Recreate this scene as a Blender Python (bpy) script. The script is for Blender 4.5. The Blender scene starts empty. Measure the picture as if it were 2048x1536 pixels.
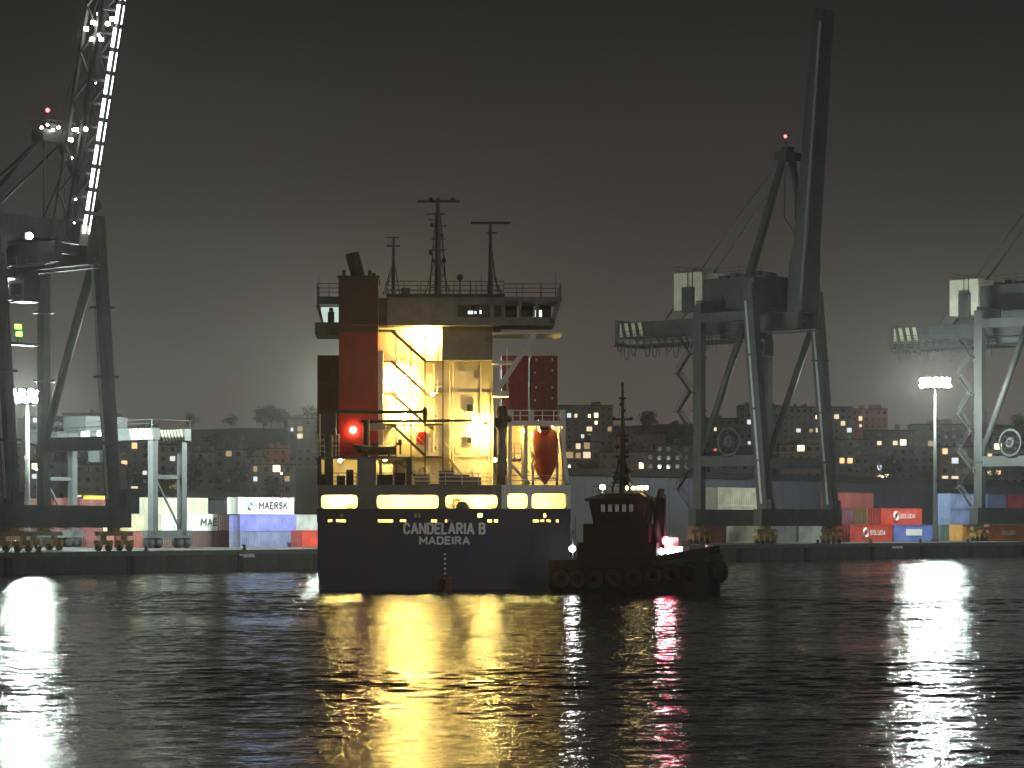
import bpy, math, random
from mathutils import Vector, Matrix
R = math.radians
sc = bpy.context.scene
col = sc.collection
random.seed(7)

# ------------------------------------------------------------------ camera
F, CX, HY, H = 5000.0, 1024.0, 1050.0, 5.4      # focal length and horizon row in photo pixels, eye height
cam_d = bpy.data.cameras.new('camera'); cam = bpy.data.objects.new('camera', cam_d); col.objects.link(cam)
cam.location = (0, 0, H); cam.rotation_euler = (R(90), 0, 0)
cam_d.sensor_fit = 'HORIZONTAL'; cam_d.sensor_width = 36
cam_d.lens = F / 2048 * 36
cam_d.shift_y = (HY - 768) / 2048
cam_d.clip_start = .5; cam_d.clip_end = 4000
sc.camera = cam

# ------------------------------------------------------------------ world: night sky over a lit city
w = bpy.data.worlds.new('World'); sc.world = w; w.use_nodes = True
nt = w.node_tree; nt.nodes.clear()
def N(t, ty, **k):
    n = t.nodes.new(ty)
    for a, b in k.items(): setattr(n, a, b)
    return n
out = N(nt, 'ShaderNodeOutputWorld'); bg = N(nt, 'ShaderNodeBackground'); bg2 = N(nt, 'ShaderNodeBackground'); ad = N(nt, 'ShaderNodeAddShader')
tc = N(nt, 'ShaderNodeTexCoord'); sp = N(nt, 'ShaderNodeSeparateXYZ'); rp = N(nt, 'ShaderNodeValToRGB')
nt.links.new(tc.outputs['Generated'], sp.inputs[0]); nt.links.new(sp.outputs['Z'], rp.inputs[0])
el = rp.color_ramp.elements
el[0].position = 0; el[0].color = (.146, .127, .110, 1)
el[1].position = 1; el[1].color = (.006, .0056, .0055, 1)
for p, c in ((.06, (.102, .088, .077, 1)), (.13, (.043, .037, .033, 1)), (.2, (.0205, .0176, .0160, 1)), (.4, (.012, .0110, .0104, 1))):
    e = el.new(p); e.color = c
cn = N(nt, 'ShaderNodeTexNoise'); cn.inputs['Scale'].default_value = 5; cn.inputs['Detail'].default_value = 4
cmp_ = N(nt, 'ShaderNodeMapping'); cmp_.inputs['Scale'].default_value = (1, 1, 2.5); cmr = N(nt, 'ShaderNodeMapRange'); cmr.inputs['To Min'].default_value = .80; cmr.inputs['To Max'].default_value = 1.20
cmx = N(nt, 'ShaderNodeVectorMath', operation='SCALE')
nt.links.new(tc.outputs['Generated'], cmp_.inputs[0]); nt.links.new(cmp_.outputs[0], cn.inputs[0]); nt.links.new(cn.outputs[0], cmr.inputs[0]); nt.links.new(rp.outputs[0], cmx.inputs[0]); nt.links.new(cmr.outputs[0], cmx.inputs['Scale'])
nt.links.new(cmx.outputs[0], bg.inputs[0]); bg.inputs[1].default_value = .82
sky = N(nt, 'ShaderNodeTexSky', sky_type='NISHITA', sun_disc=False, sun_elevation=R(-8), sun_rotation=R(145))
nt.links.new(sky.outputs[0], bg2.inputs[0]); bg2.inputs[1].default_value = .05
nt.links.new(bg.outputs[0], ad.inputs[0]); nt.links.new(bg2.outputs[0], ad.inputs[1]); nt.links.new(ad.outputs[0], out.inputs[0])

# weak cool light from behind the viewer, added fill for assumed unseen shore lamps
shore_fill_d = bpy.data.lights.new('sun', 'SUN'); shore_fill_d.energy = .4; shore_fill_d.angle = R(12); shore_fill_d.color = (.92,.96,1)
sun = bpy.data.objects.new('sun', shore_fill_d); col.objects.link(sun); sun.location = (60, -40, 60)
sun.rotation_euler = Vector((.55,-.78,.36)).to_track_quat('Z', 'Y').to_euler()
sc.view_settings.view_transform = 'Standard'; sc.view_settings.look = 'None'
sc.view_settings.exposure = 0; sc.view_settings.gamma = 1
sc.render.engine = 'CYCLES'
cy = sc.cycles
cy.use_denoising = True; cy.max_bounces = 6; cy.diffuse_bounces = 2; cy.glossy_bounces = 3; cy.transmission_bounces = 3
cy.volume_bounces = 0; cy.sample_clamp_indirect = 4; cy.use_light_tree = True
cy.caustics_reflective = False; cy.caustics_refractive = False

# ------------------------------------------------------------------ helpers
class MB:
    def __init__(s): s.v = []; s.f = []
    def add(s, vs, fs):
        o = len(s.v); s.v += [tuple(p) for p in vs]; s.f += [tuple(i + o for i in f) for f in fs]; return s
    def box(s, x0, x1, y0, y1, z0, z1):
        return s.add([(x0,y0,z0),(x1,y0,z0),(x1,y1,z0),(x0,y1,z0),(x0,y0,z1),(x1,y0,z1),(x1,y1,z1),(x0,y1,z1)],
                     [(0,3,2,1),(4,5,6,7),(0,1,5,4),(1,2,6,5),(2,3,7,6),(3,0,4,7)])
    def bar(s, a, b, wx, wy=None, up=(0,0,1), t=1.0):
        """square bar from a to b, wx wide sideways, wy thick along 'up', tapering to t"""
        a = Vector(a); b = Vector(b); d = (b - a).normalized(); u = Vector(up)
        if abs(d.dot(u)) > .97: u = Vector((0, 1, 0))
        x = d.cross(u).normalized(); y = x.cross(d).normalized(); wy = wy or wx
        vs = []
        for p, k in ((a, 1), (b, t)):
            for i, j in ((-1,-1),(1,-1),(1,1),(-1,1)): vs.append(p + x*i*wx/2*k + y*j*wy/2*k)
        return s.add(vs, [(0,3,2,1),(4,5,6,7),(0,1,5,4),(1,2,6,5),(2,3,7,6),(3,0,4,7)])
    def tube(s, a, b, r, r2=None, n=8):
        a = Vector(a); b = Vector(b); d = (b - a).normalized(); r2 = r if r2 is None else r2
        u = Vector((0,0,1)) if abs(d.z) < .9 else Vector((1,0,0)); x = d.cross(u).normalized(); y = d.cross(x)
        vs = [p + x*math.cos(2*math.pi*i/n)*q + y*math.sin(2*math.pi*i/n)*q for p, q in ((a, r), (b, r2)) for i in range(n)]
        return s.add(vs, [(i, (i+1) % n, n + (i+1) % n, n + i) for i in range(n)] + [tuple(range(n))[::-1], tuple(range(n, 2*n))])
    def path(s, pts, r, n=6):
        for a, b in zip(pts[:-1], pts[1:]): s.tube(a, b, r, n=n)
        return s
    def loft(s, secs, cap=True, closed=True):
        n = len(secs[0]); vs = [p for q in secs for p in q]; fs = []
        for k in range(len(secs)-1):
            for i in range(n if closed else n-1):
                j = (i+1) % n; fs.append((k*n+i, k*n+j, (k+1)*n+j, (k+1)*n+i))
        if cap: fs += [tuple(range(n))[::-1], tuple(range((len(secs)-1)*n, len(secs)*n))]
        return s.add(vs, fs)
    def torus(s, c, ax, R0, r, n=20, m=8):
        c = Vector(c); ax = Vector(ax).normalized(); u = Vector((0,0,1)) if abs(ax.z) < .9 else Vector((1,0,0))
        x = ax.cross(u).normalized(); y = ax.cross(x)
        secs = []
        for i in range(n):
            a = 2*math.pi*i/n; d = x*math.cos(a) + y*math.sin(a)
            secs.append([c + d*(R0 + r*math.cos(2*math.pi*j/m)) + ax*r*math.sin(2*math.pi*j/m) for j in range(m)])
        return s.loft(secs + [secs[0]], cap=False)
    def ball(s, c, rx, ry=None, rz=None, n=10, m=6):
        ry = ry or rx; rz = rz or rx; c = Vector(c); vs = [c + Vector((0,0,rz))]
        for i in range(1, m):
            a = math.pi*i/m
            for j in range(n):
                b = 2*math.pi*j/n; vs.append(c + Vector((rx*math.sin(a)*math.cos(b), ry*math.sin(a)*math.sin(b), rz*math.cos(a))))
        vs.append(c - Vector((0,0,rz))); fs = [(0, 1+j, 1+(j+1) % n) for j in range(n)]
        for i in range(m-2):
            for j in range(n): fs.append((1+i*n+j, 1+(i+1)*n+j, 1+(i+1)*n+(j+1) % n, 1+i*n+(j+1) % n))
        l = len(vs)-1; fs += [(l, 1+(m-2)*n+(j+1) % n, 1+(m-2)*n+j) for j in range(n)]
        return s.add(vs, fs)
    def mesh(s, name, mat=None, smooth=False):
        me = bpy.data.meshes.new(name); me.from_pydata(s.v, [], s.f); me.update()
        if mat: me.materials.append(mat)
        if smooth: me.polygons.foreach_set('use_smooth', [True]*len(me.polygons))
        return me
    def build(s, name, mat, parent=None, smooth=False):
        return link(name, s.mesh(name, mat, smooth), parent)
def link(name, me, parent=None, mat=None, loc=None, rz=0):
    o = bpy.data.objects.new(name, me); col.objects.link(o)
    if parent: o.parent = parent
    if mat:
        o.material_slots[0].link = 'OBJECT'; o.material_slots[0].material = mat
    if loc is not None: o.location = loc
    if rz: o.rotation_euler.z = rz
    return o
def tag(o, label=None, cat=None, group=None, kind=None):
    for k, v in (('label', label), ('category', cat), ('group', group), ('kind', kind)):
        if v: o[k] = v
    return o
def thing(name, label, cat, loc=(0,0,0), rz=0, group=None):
    o = bpy.data.objects.new(name, None); col.objects.link(o); o.location = loc; o.rotation_euler.z = rz; o.empty_display_size = .3
    return tag(o, label, cat, group)

def mat(name, c, rough=.6, metal=0, var=.15, scale=1.2, bump=0, stretch=(1,1,1), dirt=None, spec=.5):
    m = bpy.data.materials.new(name); m.use_nodes = True; t = m.node_tree; b = t.nodes['Principled BSDF']
    b.inputs['Roughness'].default_value = rough; b.inputs['Metallic'].default_value = metal; b.inputs['Specular IOR Level'].default_value = spec
    co = N(t, 'ShaderNodeTexCoord'); mp = N(t, 'ShaderNodeMapping'); mp.inputs['Scale'].default_value = stretch
    no = N(t, 'ShaderNodeTexNoise'); no.inputs['Scale'].default_value = scale; no.inputs['Detail'].default_value = 6; no.inputs['Roughness'].default_value = .65
    rr = N(t, 'ShaderNodeValToRGB'); e = rr.color_ramp.elements
    d = dirt or tuple(x*(1-2.2*var) for x in c)
    e[0].position = .28; e[0].color = (*[max(x, 0) for x in d], 1); e[1].position = .62; e[1].color = (*[min(1, x*(1+var*.5)) for x in c], 1)
    t.links.new(co.outputs['Object'], mp.inputs[0]); t.links.new(mp.outputs[0], no.inputs[0]); t.links.new(no.outputs[0], rr.inputs[0]); t.links.new(rr.outputs[0], b.inputs['Base Color'])
    if bump:
        bn = N(t, 'ShaderNodeBump'); bn.inputs['Strength'].default_value = bump; bn.inputs['Distance'].default_value = .05
        t.links.new(no.outputs[0], bn.inputs['Height']); t.links.new(bn.outputs[0], b.inputs['Normal'])
    return m
def emit(name, c, s, sample=True):
    m = bpy.data.materials.new(name); m.use_nodes = True; t = m.node_tree; t.nodes.clear()
    o = N(t, 'ShaderNodeOutputMaterial'); e = N(t, 'ShaderNodeEmission'); e.inputs[0].default_value = (*c, 1); e.inputs[1].default_value = s
    t.links.new(e.outputs[0], o.inputs[0])
    m.cycles.emission_sampling = 'FRONT' if sample else 'NONE'
    return m

M = {}
M['navy'] = mat('navy_hull_paint', (.018,.040,.105), .42, var=.2, scale=.9, stretch=(1,1,.12), dirt=(.046,.033,.027), bump=.25)
M['boot'] = mat('red_boot_topping', (.10,.022,.016), .6, var=.3, scale=.8)
M['shipwhite'] = mat('ship_white_paint', (.74,.72,.66), .5, var=.07, scale=.7, stretch=(1,1,.2))
M['cream'] = mat('ship_cream_paint', (.72,.66,.50), .5, var=.08, scale=.6, stretch=(1,1,.25))
M['shipgrey'] = mat('ship_grey_paint', (.17,.17,.165), .55, var=.15, scale=.9)
M['stair'] = mat('brown_stair_paint', (.10,.07,.045), .6, var=.2)
M['deckgrey'] = mat('deck_coating', (.10,.11,.10), .7, var=.2, scale=1.3)
M['funnel'] = mat('funnel_red_paint', (.42,.006,.004), .5, var=.25, scale=.5, stretch=(1,1,.2))
M['funneltop'] = mat('dark_maroon_funnel_top', (.045,.010,.010), .55, var=.3, scale=.8, dirt=(.012,.010,.010))  # upper funnel in near-black maroon, darker than the red casing below
M['black'] = mat('black_steel', (.018,.018,.018), .6, var=.2)
M['dark'] = mat('dark_steel', (.05,.05,.05), .55, var=.2)
M['orange'] = mat('lifeboat_orange', (.55,.075,.02), .4, var=.08)
M['lettering'] = mat('white_lettering', (.86,.86,.84), .5, var=.06, scale=3)
M['darkletter'] = mat('black_lettering', (.03,.035,.04), .5, var=.06)
M['blueletter'] = mat('pale_blue_emblem', (.30,.58,.72), .5, var=.05)
M['crane'] = mat('crane_blue_grey_paint', (.056,.060,.058), .55, var=.28, scale=.35, stretch=(1,1,.4))
M['crane_dark'] = mat('crane_dark_paint', (.045,.052,.052), .55, var=.2, scale=.4)
M['cranewhite'] = mat('crane_white_panel', (.62,.60,.48), .55, var=.1, scale=.6)
M['stripeY'] = mat('pale_hazard_paint', (.62,.60,.40), .5, var=.1)
M['stripeK'] = mat('black_hazard_paint', (.03,.03,.03), .5, var=.1)
M['bogie'] = mat('ochre_bogie_paint', (.26,.19,.05), .55, var=.25, scale=1.5)
M['rtg'] = mat('gantry_pale_blue_paint', (.080,.093,.093), .5, var=.14, scale=.4)
M['galv'] = mat('galvanised_steel', (.45,.46,.45), .45, .6, var=.12)
M['rubber'] = mat('black_rubber', (.02,.02,.02), .85, var=.2, scale=3, bump=.3)
M['asphalt'] = mat('yard_asphalt', (.085,.083,.08), .8, var=.25, scale=.12, bump=.3)
M['quay'] = mat('quay_concrete', (.075,.072,.066), .85, var=.28, scale=.25, bump=.6, stretch=(1,1,.4))
M['coping'] = mat('quay_coping', (.13,.125,.115), .8, var=.2, scale=.5, bump=.4)
M['hill'] = mat('dark_hillside', (.035,.038,.03), .95, var=.35, scale=.03)
M['glass'] = mat('dark_window_glass', (.02,.024,.026), .08, var=.1, spec=.9)
M['tughull'] = mat('tug_black_hull', (.006,.006,.007), .6, var=.2, spec=.2)
M['tughouse'] = mat('tug_dark_house', (.012,.010,.010), .6, var=.2, spec=.2)
M['shed'] = mat('dark_shed_cladding', (.055,.055,.075), .65, var=.2, scale=.08)
M['shedroof'] = mat('dark_shed_roof', (.045,.04,.045), .7, var=.2, scale=.08)
M['bark'] = mat('bark', (.05,.035,.025), .9, var=.3, scale=3)
M['leaf'] = mat('night_foliage', (.045,.06,.025), .8, var=.4, scale=.5)
M['yellow'] = mat('yellow_paint', (.55,.36,.03), .5, var=.15)
# lamps
M['warm'] = emit('sodium_deck_lamp', (1,.66,.17), 1250)
M['warmS'] = emit('small_warm_lamp', (1,.68,.20), 420)
M['warmF'] = emit('funnel_lamp', (1,.75,.4), 70)
M['warmW'] = emit('mooring_deck_lamp', (1,.78,.22), 1300)
M['flood'] = emit('mast_floodlight', (.86,1,.93), 1450)
M['crlamp'] = emit('crane_lamp', (1,.97,.86), 60)
M['crstrip'] = emit('crane_strip_lamp', (.90,1,.92), 5)
M['crflood'] = emit('crane_floodlight', (.95,1,.92), 25)
M['red'] = emit('red_beacon', (1,.02,.02), 60)
M['tugred'] = emit('tug_red_lamp', (1,.03,.10), 75)
M['tugwhite'] = emit('tug_white_lamp', (.95,.97,1), 110)
M['tugamber'] = emit('tug_amber_lamp', (1,.75,.3), 26)
M['street'] = emit('street_lamp_glow', (1,.72,.30), 160)
M['green'] = emit('green_signal', (.2,1,.05), 8, False)
M['win'] = [emit('lit_window_%d' % i, c, s, False) for i, (c, s) in enumerate((((1,.62,.26), 1.5), ((1,.82,.52), 1.1), ((.85,.93,1), 1.0), ((1,.25,.13), .9), ((1,.78,.40), 3.5), ((1,.70,.35), .45)))]
M['bridgelit'] = emit('lit_bridge_interior', (.75,.95,.85), .75, False)
M['screen'] = emit('bridge_screen', (.75,.9,1), 2.2, False)
M['tugwin'] = emit('dim_tug_interior', (.9,.85,.8), .09, False)

# ------------------------------------------------------------------ water
def water_mat():
    m = bpy.data.materials.new('harbour_water'); m.use_nodes = True; t = m.node_tree; b = t.nodes['Principled BSDF']
    b.inputs['Base Color'].default_value = (.004,.005,.005,1); b.inputs['Roughness'].default_value = .045; b.inputs['IOR'].default_value = 1.33
    co = N(t, 'ShaderNodeTexCoord'); h = None
    for sx, sy, scl, amp, det in ((3.0,4.6,1,.042,3),):
        mp = N(t, 'ShaderNodeMapping'); mp.inputs['Scale'].default_value = (sx, sy, 1); mp.inputs['Rotation'].default_value = (0,0,.05*scl)
        no = N(t, 'ShaderNodeTexNoise'); no.inputs['Scale'].default_value = 1; no.inputs['Detail'].default_value = det; no.inputs['Roughness'].default_value = .55
        ml = N(t, 'ShaderNodeMath', operation='MULTIPLY'); ml.inputs[1].default_value = amp
        t.links.new(co.outputs['Object'], mp.inputs[0]); t.links.new(mp.outputs[0], no.inputs[0]); t.links.new(no.outputs[0], ml.inputs[0])
        if h is None: h = ml
        else:
            a = N(t, 'ShaderNodeMath', operation='ADD'); t.links.new(h.outputs[0], a.inputs[0]); t.links.new(ml.outputs[0], a.inputs[1]); h = a
    bn = N(t, 'ShaderNodeBump'); bn.inputs['Strength'].default_value = 1; bn.inputs['Distance'].default_value = 1
    t.links.new(h.outputs[0], bn.inputs['Height']); t.links.new(bn.outputs[0], b.inputs['Normal'])
    return m
import numpy as np
def wave_height(X, Y, lmin):
    r = np.random.RandomState(11); z = np.zeros_like(X); n = 64
    patch = .85 + .28*np.sin(X*.021+Y*.075+1.3) + .22*np.sin(X*-.05+Y*.16+.4) + .12*np.sin(X*.09+Y*.31)
    for k in range(n):
        lam = .42*(9/.42)**((k+.5)/n); phi = r.normal(0, .45); ph = r.uniform(0, 6.283); sl = .0165*(1.15 if lam < 1.2 else (.72 if lam < 3 else .30))
        if lam < lmin: continue
        kx, ky = 2*math.pi/lam*math.sin(phi), 2*math.pi/lam*math.cos(phi)
        p = kx*X + ky*Y + ph + .6*np.sin(X*.13*(1+.3*math.sin(k))+k)
        z += sl*lam/(2*math.pi)*np.sin(p)*(patch if lam < 6 else 1)
    return z
def water_grid(bands):
    V_, F_, off = [], [], 0
    for x0, x1, y0, y1, dx, dy in bands:
        nx_, ny_ = int((x1-x0)/dx)+1, int((y1-y0)/dy)+1
        X, Y = np.meshgrid(np.linspace(x0, x1, nx_), np.linspace(y0, y1, ny_))
        Z = wave_height(X, Y, 2.9*max(dx, dy)) * (1 if dx < .2 else 1.3)
        V_.append(np.stack([X, Y, Z], -1).reshape(-1, 3)); i = np.arange(nx_*ny_).reshape(ny_, nx_) + off
        F_.append(np.stack([i[:-1,:-1], i[:-1,1:], i[1:,1:], i[1:,:-1]], -1).reshape(-1, 4)); off += nx_*ny_
    V_ = np.concatenate(V_); F_ = np.concatenate(F_); me = bpy.data.meshes.new('water')
    me.vertices.add(len(V_)); me.vertices.foreach_set('co', V_.ravel().astype('f'))
    me.loops.add(F_.size); me.loops.foreach_set('vertex_index', F_.ravel().astype('i'))
    me.polygons.add(len(F_)); me.polygons.foreach_set('loop_start', np.arange(0, F_.size, 4, dtype='i')); me.polygons.foreach_set('use_smooth', np.ones(len(F_), bool))
    me.update(); me.validate(); return me
wm_ = water_mat()
me = water_grid(((-30,32,42,130.1,.145,.135), (-52,60,130,230.2,.23,.21), (-80,104,230,452,.46,.44))); me.materials.append(wm_)
tag(link('water', me), kind='structure')
mb = MB(); mb.add([(-600,-60,-.45),(600,-60,-.45),(600,900,-.45),(-600,900,-.45)], [(0,1,2,3)])
tag(mb.build('water_sheet', wm_), kind='structure')

# ------------------------------------------------------------------ quay frame: u along the edge, v inland
QH = 2.4
E0 = Vector((-55.35, 270.3)); E1 = Vector((90.6, 442.5)); U = (E1-E0).normalized(); V = Vector((-U.y, U.x)); TH = math.atan2(U.y, U.x)
def Q(u, v, z=0.0):
    p = E0 + U*u + V*v; return Vector((p.x, p.y, QH + z))
def ufor(px, v):
    k = (px-CX)/F; a = E0 + V*v; return (k*a.y - a.x) / (U.x - k*U.y)
def at(px, py, Y): return Vector(((px-CX)/F*Y, Y, H + (HY-py)/F*Y))

quay = thing('quay', None, None, Q(0, 0, -QH), TH); tag(quay, kind='structure')
q = MB(); q.box(-420, 620, .25, 4, -1, QH-.35); q.build('quay_wall', M['quay'], quay)
# coping stones and wall panels along the visible edge
cm = MB().box(0, 5.94, -.02, 1.5, QH-.5, QH+.02).mesh('coping_block', M['coping'])
pm = MB().box(0, 5.9, .06, .3, -.8, QH-.55).mesh('wall_panel', M['quay'])
for i in range(-4, 46):
    link('coping_block', cm, quay, loc=(i*6, 0, random.uniform(-.008, .008)))
    link('wall_panel', pm, quay, loc=(i*6, random.uniform(-.03, .03), 0))
g = MB(); a, b, c, d = Q(-420, 1.4), Q(620, 1.4), Q(620, 760), Q(-420, 760)
g.add([(p.x, p.y, QH) for p in (a, b, c, d)], [(0,1,2,3)]); tag(g.build('ground', M['asphalt']), kind='structure')
# crane rails
for v in (3.0, 15.5):
    r = MB().box(-60, 300, v-.06, v+.06, QH, QH+.05); tag(r.build('crane_rail', M['dark'], quay))
# hillside behind the port
def hz(Y): return QH + max(0, Y-640)*.078
hm = MB(); nx, ny = 40, 24; vs = []
for j in range(ny+1):
    Y = 600 + j*32
    for i in range(nx+1):
        X = -420 + i*21; z = (hz(Y) + (3*math.sin(X*.021+1)+2.2*math.sin(X*.05+Y*.02)) * min(1, max(0, (Y-640)/200)))
        vs.append((X, Y, z - (1.0 if j == 0 else 0)))
hm.add(vs, [(j*(nx+1)+i, j*(nx+1)+i+1, (j+1)*(nx+1)+i+1, (j+1)*(nx+1)+i) for j in range(ny) for i in range(nx)])
tag(hm.build('hill', M['hill'], smooth=True), kind='structure')

# small wall furniture: mooring bollards, rubber fenders, white berth plates
def bollard():
    m = MB(); m.tube((0,0,0), (0,0,.12), .32, n=12); m.tube((0,0,.12), (0,0,.5), .2, .18, n=12); m.ball((0,0,.55), .3, .3, .14); return m.mesh('bollard', M['black'], True)
bm_ = bollard()
for i in range(14):
    p = Q(6+i*15.5, .8, .02); o = link('mooring_bollard', bm_, loc=p)
    tag(o, 'black iron mooring bollard standing on the quay edge', 'bollard', 'bollards along the quay edge')
fm = MB(); fm.box(-.35, .35, -.38, .0, -.7, 1.75); fm.box(-.5, .5, 0, .2, -.8, 1.85); fmm = fm.mesh('quay_fender', M['rubber'])
for i in range(14):
    p = Q(3+i*17+random.uniform(-3, 3), 0); o = link('quay_fender', fmm, loc=(p.x, p.y, 0), rz=TH)
    tag(o, 'black rubber fender block on the quay wall', 'fender', 'fenders along the quay wall')
def plate(px, wpx, lab):
    u = ufor(px, -.1); p = Q(u, 0); t = thing('berth_sign', lab, 'sign', (p.x, p.y, 0), TH)
    MB().box(0, wpx, -.1, .0, 1.55, 1.95).build('plate', M['lettering'], t); MB().box(.2, wpx-.2, 0, .3, 1.6, 1.9).build('bracket', M['dark'], t)
plate(480, 2.4, 'white plate on the quay wall below the stacked shipping-line containers')
plate(1785, 3.2, 'white plate on the quay wall below the two red containers')

# ------------------------------------------------------------------ text
def arc(cx, cz, rx, rz, a0, a1, n=6): return [(cx+rx*math.cos(R(a0+(a1-a0)*i/n)), cz+rz*math.sin(R(a0+(a1-a0)*i/n))) for i in range(n+1)]
GLY = {   # straight-sided block capitals as strokes in a unit cell: (advance, polylines)
 'A': (.66, [[(0,0),(.33,1),(.66,0)], [(.12,.30),(.54,.30)]]),
 'B': (.58, [[(0,0),(0,1)], [(0,1),(.34,1)]+arc(.34,.77,.20,.23,90,-90)+[(0,.54)], [(.3,.54),(.36,.54)]+arc(.36,.27,.22,.27,90,-90)+[(0,0)]]),
 'C': (.58, [arc(.29,.68,.29,.32,10,180)+arc(.29,.32,.29,.32,180,350)]),
 'D': (.60, [[(0,0),(0,1),(.28,1)]+arc(.28,.68,.32,.32,90,0)+arc(.28,.32,.32,.32,0,-90)+[(0,0)]]),
 'E': (.50, [[(.5,1),(0,1),(0,0),(.5,0)], [(0,.52),(.44,.52)]]),
 'I': (.06, [[(.03,0),(.03,1)]]),
 'K': (.58, [[(0,0),(0,1)], [(.55,1),(.02,.42)], [(.2,.6),(.58,0)]]),
 'L': (.48, [[(0,1),(0,0),(.48,0)]]),
 'M': (.76, [[(0,0),(0,1),(.38,.30),(.76,1),(.76,0)]]),
 'N': (.62, [[(0,0),(0,1),(.62,0),(.62,1)]]),
 'O': (.60, [arc(.30,.68,.30,.32,0,180)+arc(.30,.32,.30,.32,180,360)+[(.60,.68)]]),
 'R': (.58, [[(0,0),(0,1),(.34,1)]+arc(.34,.76,.22,.24,90,-90)+[(0,.52)], [(.26,.52),(.58,0)]]),
 'S': (.54, [arc(.27,.75,.26,.25,20,180)+arc(.27,.75,.26,.25,180,270,4)+arc(.27,.26,.27,.26,90,0,4)+arc(.27,.26,.27,.26,0,-160)]),
 'U': (.60, [[(0,1),(0,.32)]+arc(.30,.32,.30,.32,180,360)+[(.60,1)]])}
def text(s_, size, name, m, parent, loc, rot=None, width=None, stroke=.17, align=True):
    """block lettering in the local x-z plane facing -y; size = cap height, width = overall width"""
    b = MB(); x = 0; k = 0; t = stroke; strokes = []
    for ch in s_:
        if ch == ' ': x += .45; continue
        adv, pl = GLY[ch]
        for q in pl: strokes.append([(px_+x, pz_) for px_, pz_ in q])
        x += adv + .30
    tot = x-.30+t; fx = (width/tot if width else size)
    def P_(p): return (p[0]*fx, p[1]*(size*(1-t)) + size*t/2)
    for q in strokes:
        for a, c in zip(q[:-1], q[1:]):
            a, c = Vector((P_(a)[0], 0, P_(a)[1])), Vector((P_(c)[0], 0, P_(c)[1])); dd = c-a
            if dd.length < 1e-5: continue
            dd.normalize(); k += 1; ext = t*size*.28; b.bar(a-dd*ext + Vector((0,-.0003*(k % 24),0)), c+dd*ext + Vector((0,-.0003*(k % 24),0)), .012, t*size, up=(dd.z, 0, -dd.x))
    o = b.build(name, m, parent); w_ = (tot-t)*fx; o.location = (loc[0]-w_/2, loc[1], loc[2]); return o

# ------------------------------------------------------------------ containers
def corr_side(L, Hh, n, amp=.062):
    pts = []
    for i in range(n):
        x = L*i/n; s_ = L/n
        pts += [(x, 0), (x+s_*.32, 0), (x+s_*.5, amp), (x+s_*.82, amp)]
    return pts + [(L, 0)]
CM = {}
def cont_meshes(L, Hh):
    k = (L, Hh)
    if k in CM: return CM[k]
    W = 2.44; m = MB(); n = int(L/.46)
    p = corr_side(L-.24, Hh, n)
    for y0, sg in ((.03, 1), (W-.03, -1)):
        vs = [(x+.12, y0+a*sg, z) for z in (.16, Hh-.1) for x, a in p]; l = len(p)
        m.add(vs, [(i, i+1, l+i+1, l+i) if sg > 0 else (i+1, i, l+i, l+i+1) for i in range(l-1)])
    pe = corr_side(W-.2, Hh, 8)
    vs = [(L-.04-a, y+.1, z) for z in (.16, Hh-.1) for y, a in pe]; l = len(pe)
    m.add(vs, [(i, i+1, l+i+1, l+i) for i in range(l-1)])
    m.box(.05, L-.05, .05, W-.05, Hh-.12, Hh-.04)
    m.box(.05, L-.05, .05, W-.05, .1, .16)
    wall = m.mesh('wall'); wall.materials.append(None)
    m = MB()
    for x in (0, L-.14):
        for y in (0, W-.14): m.box(x, x+.14, y, y+.14, 0, Hh)
    for y in (0, W-.1):
        m.box(.14, L-.14, y, y+.1, 0, .16); m.box(.14, L-.14, y, y+.08, Hh-.1, Hh)
    for x in (0, L-.1):
        m.box(x, x+.1, .14, W-.14, .002, .15); m.box(x, x+.1, .14, W-.14, Hh-.12, Hh-.002)
    fr = m.mesh('frame'); fr.materials.append(None)
    dr = MB().box(.03, .08, 0, 1.05, .17, Hh-.13).mesh('door'); dr.materials.append(None)
    m = MB()
    for y in (.28, .78): m.tube((0, y, .15), (0, y, Hh-.12), .022, n=5); m.box(-.03, .03, y-.05, y+.22, .95, 1.01)
    lk = m.mesh('locking_bar', M['galv'])
    CM[k] = (wall, fr, dr, lk); return CM[k]
cmat = {}
def cm_(c):
    if c not in cmat: cmat[c] = mat('container_paint_%d' % len(cmat), c, .55, var=.22, scale=.7, stretch=(.6,1,.5), bump=.15)
    return cmat[c]
def container(label, c, loc, rz, L=12.19, Hh=2.59, scale=1.0, group=None, doors=True, dark_bars=False):
    """origin at the near low corner; the doors are on the x = 0 end, the y = 0 side is the long one"""
    t = thing('shipping_container', label, 'container', loc, rz, group); t.scale = (scale,)*3
    wall, fr, dr, lk = cont_meshes(L, Hh); mt = cm_(c)
    link('wall', wall, t, mt); link('frame', fr, t, mt)
    if doors:
        for y in (.15, 1.24):
            d = link('door', dr, t, mt, loc=(0, y, 0)); link('locking_bar', lk, d, mt if dark_bars else M['galv'])
    else:
        MB().box(.04, .08, .14, 2.3, .16, Hh-.12).build('end_wall', mt, t)
    return t
def letter(t, s_, size, x, z, m, width): return text(s_, size*.72, 'lettering', m, t, (x, -.012, z), width=width)
def cq(label, c, px, v, tier, L=12.19, Hh=2.59, scale=1.17, zoff=0, **k):
    """container parallel to the quay; px = column of its near low corner"""
    u = ufor(px, v); p = Q(u, v, tier*Hh*scale + zoff + .01); return container(label, c, p, TH, L, Hh, scale, **k)

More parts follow.
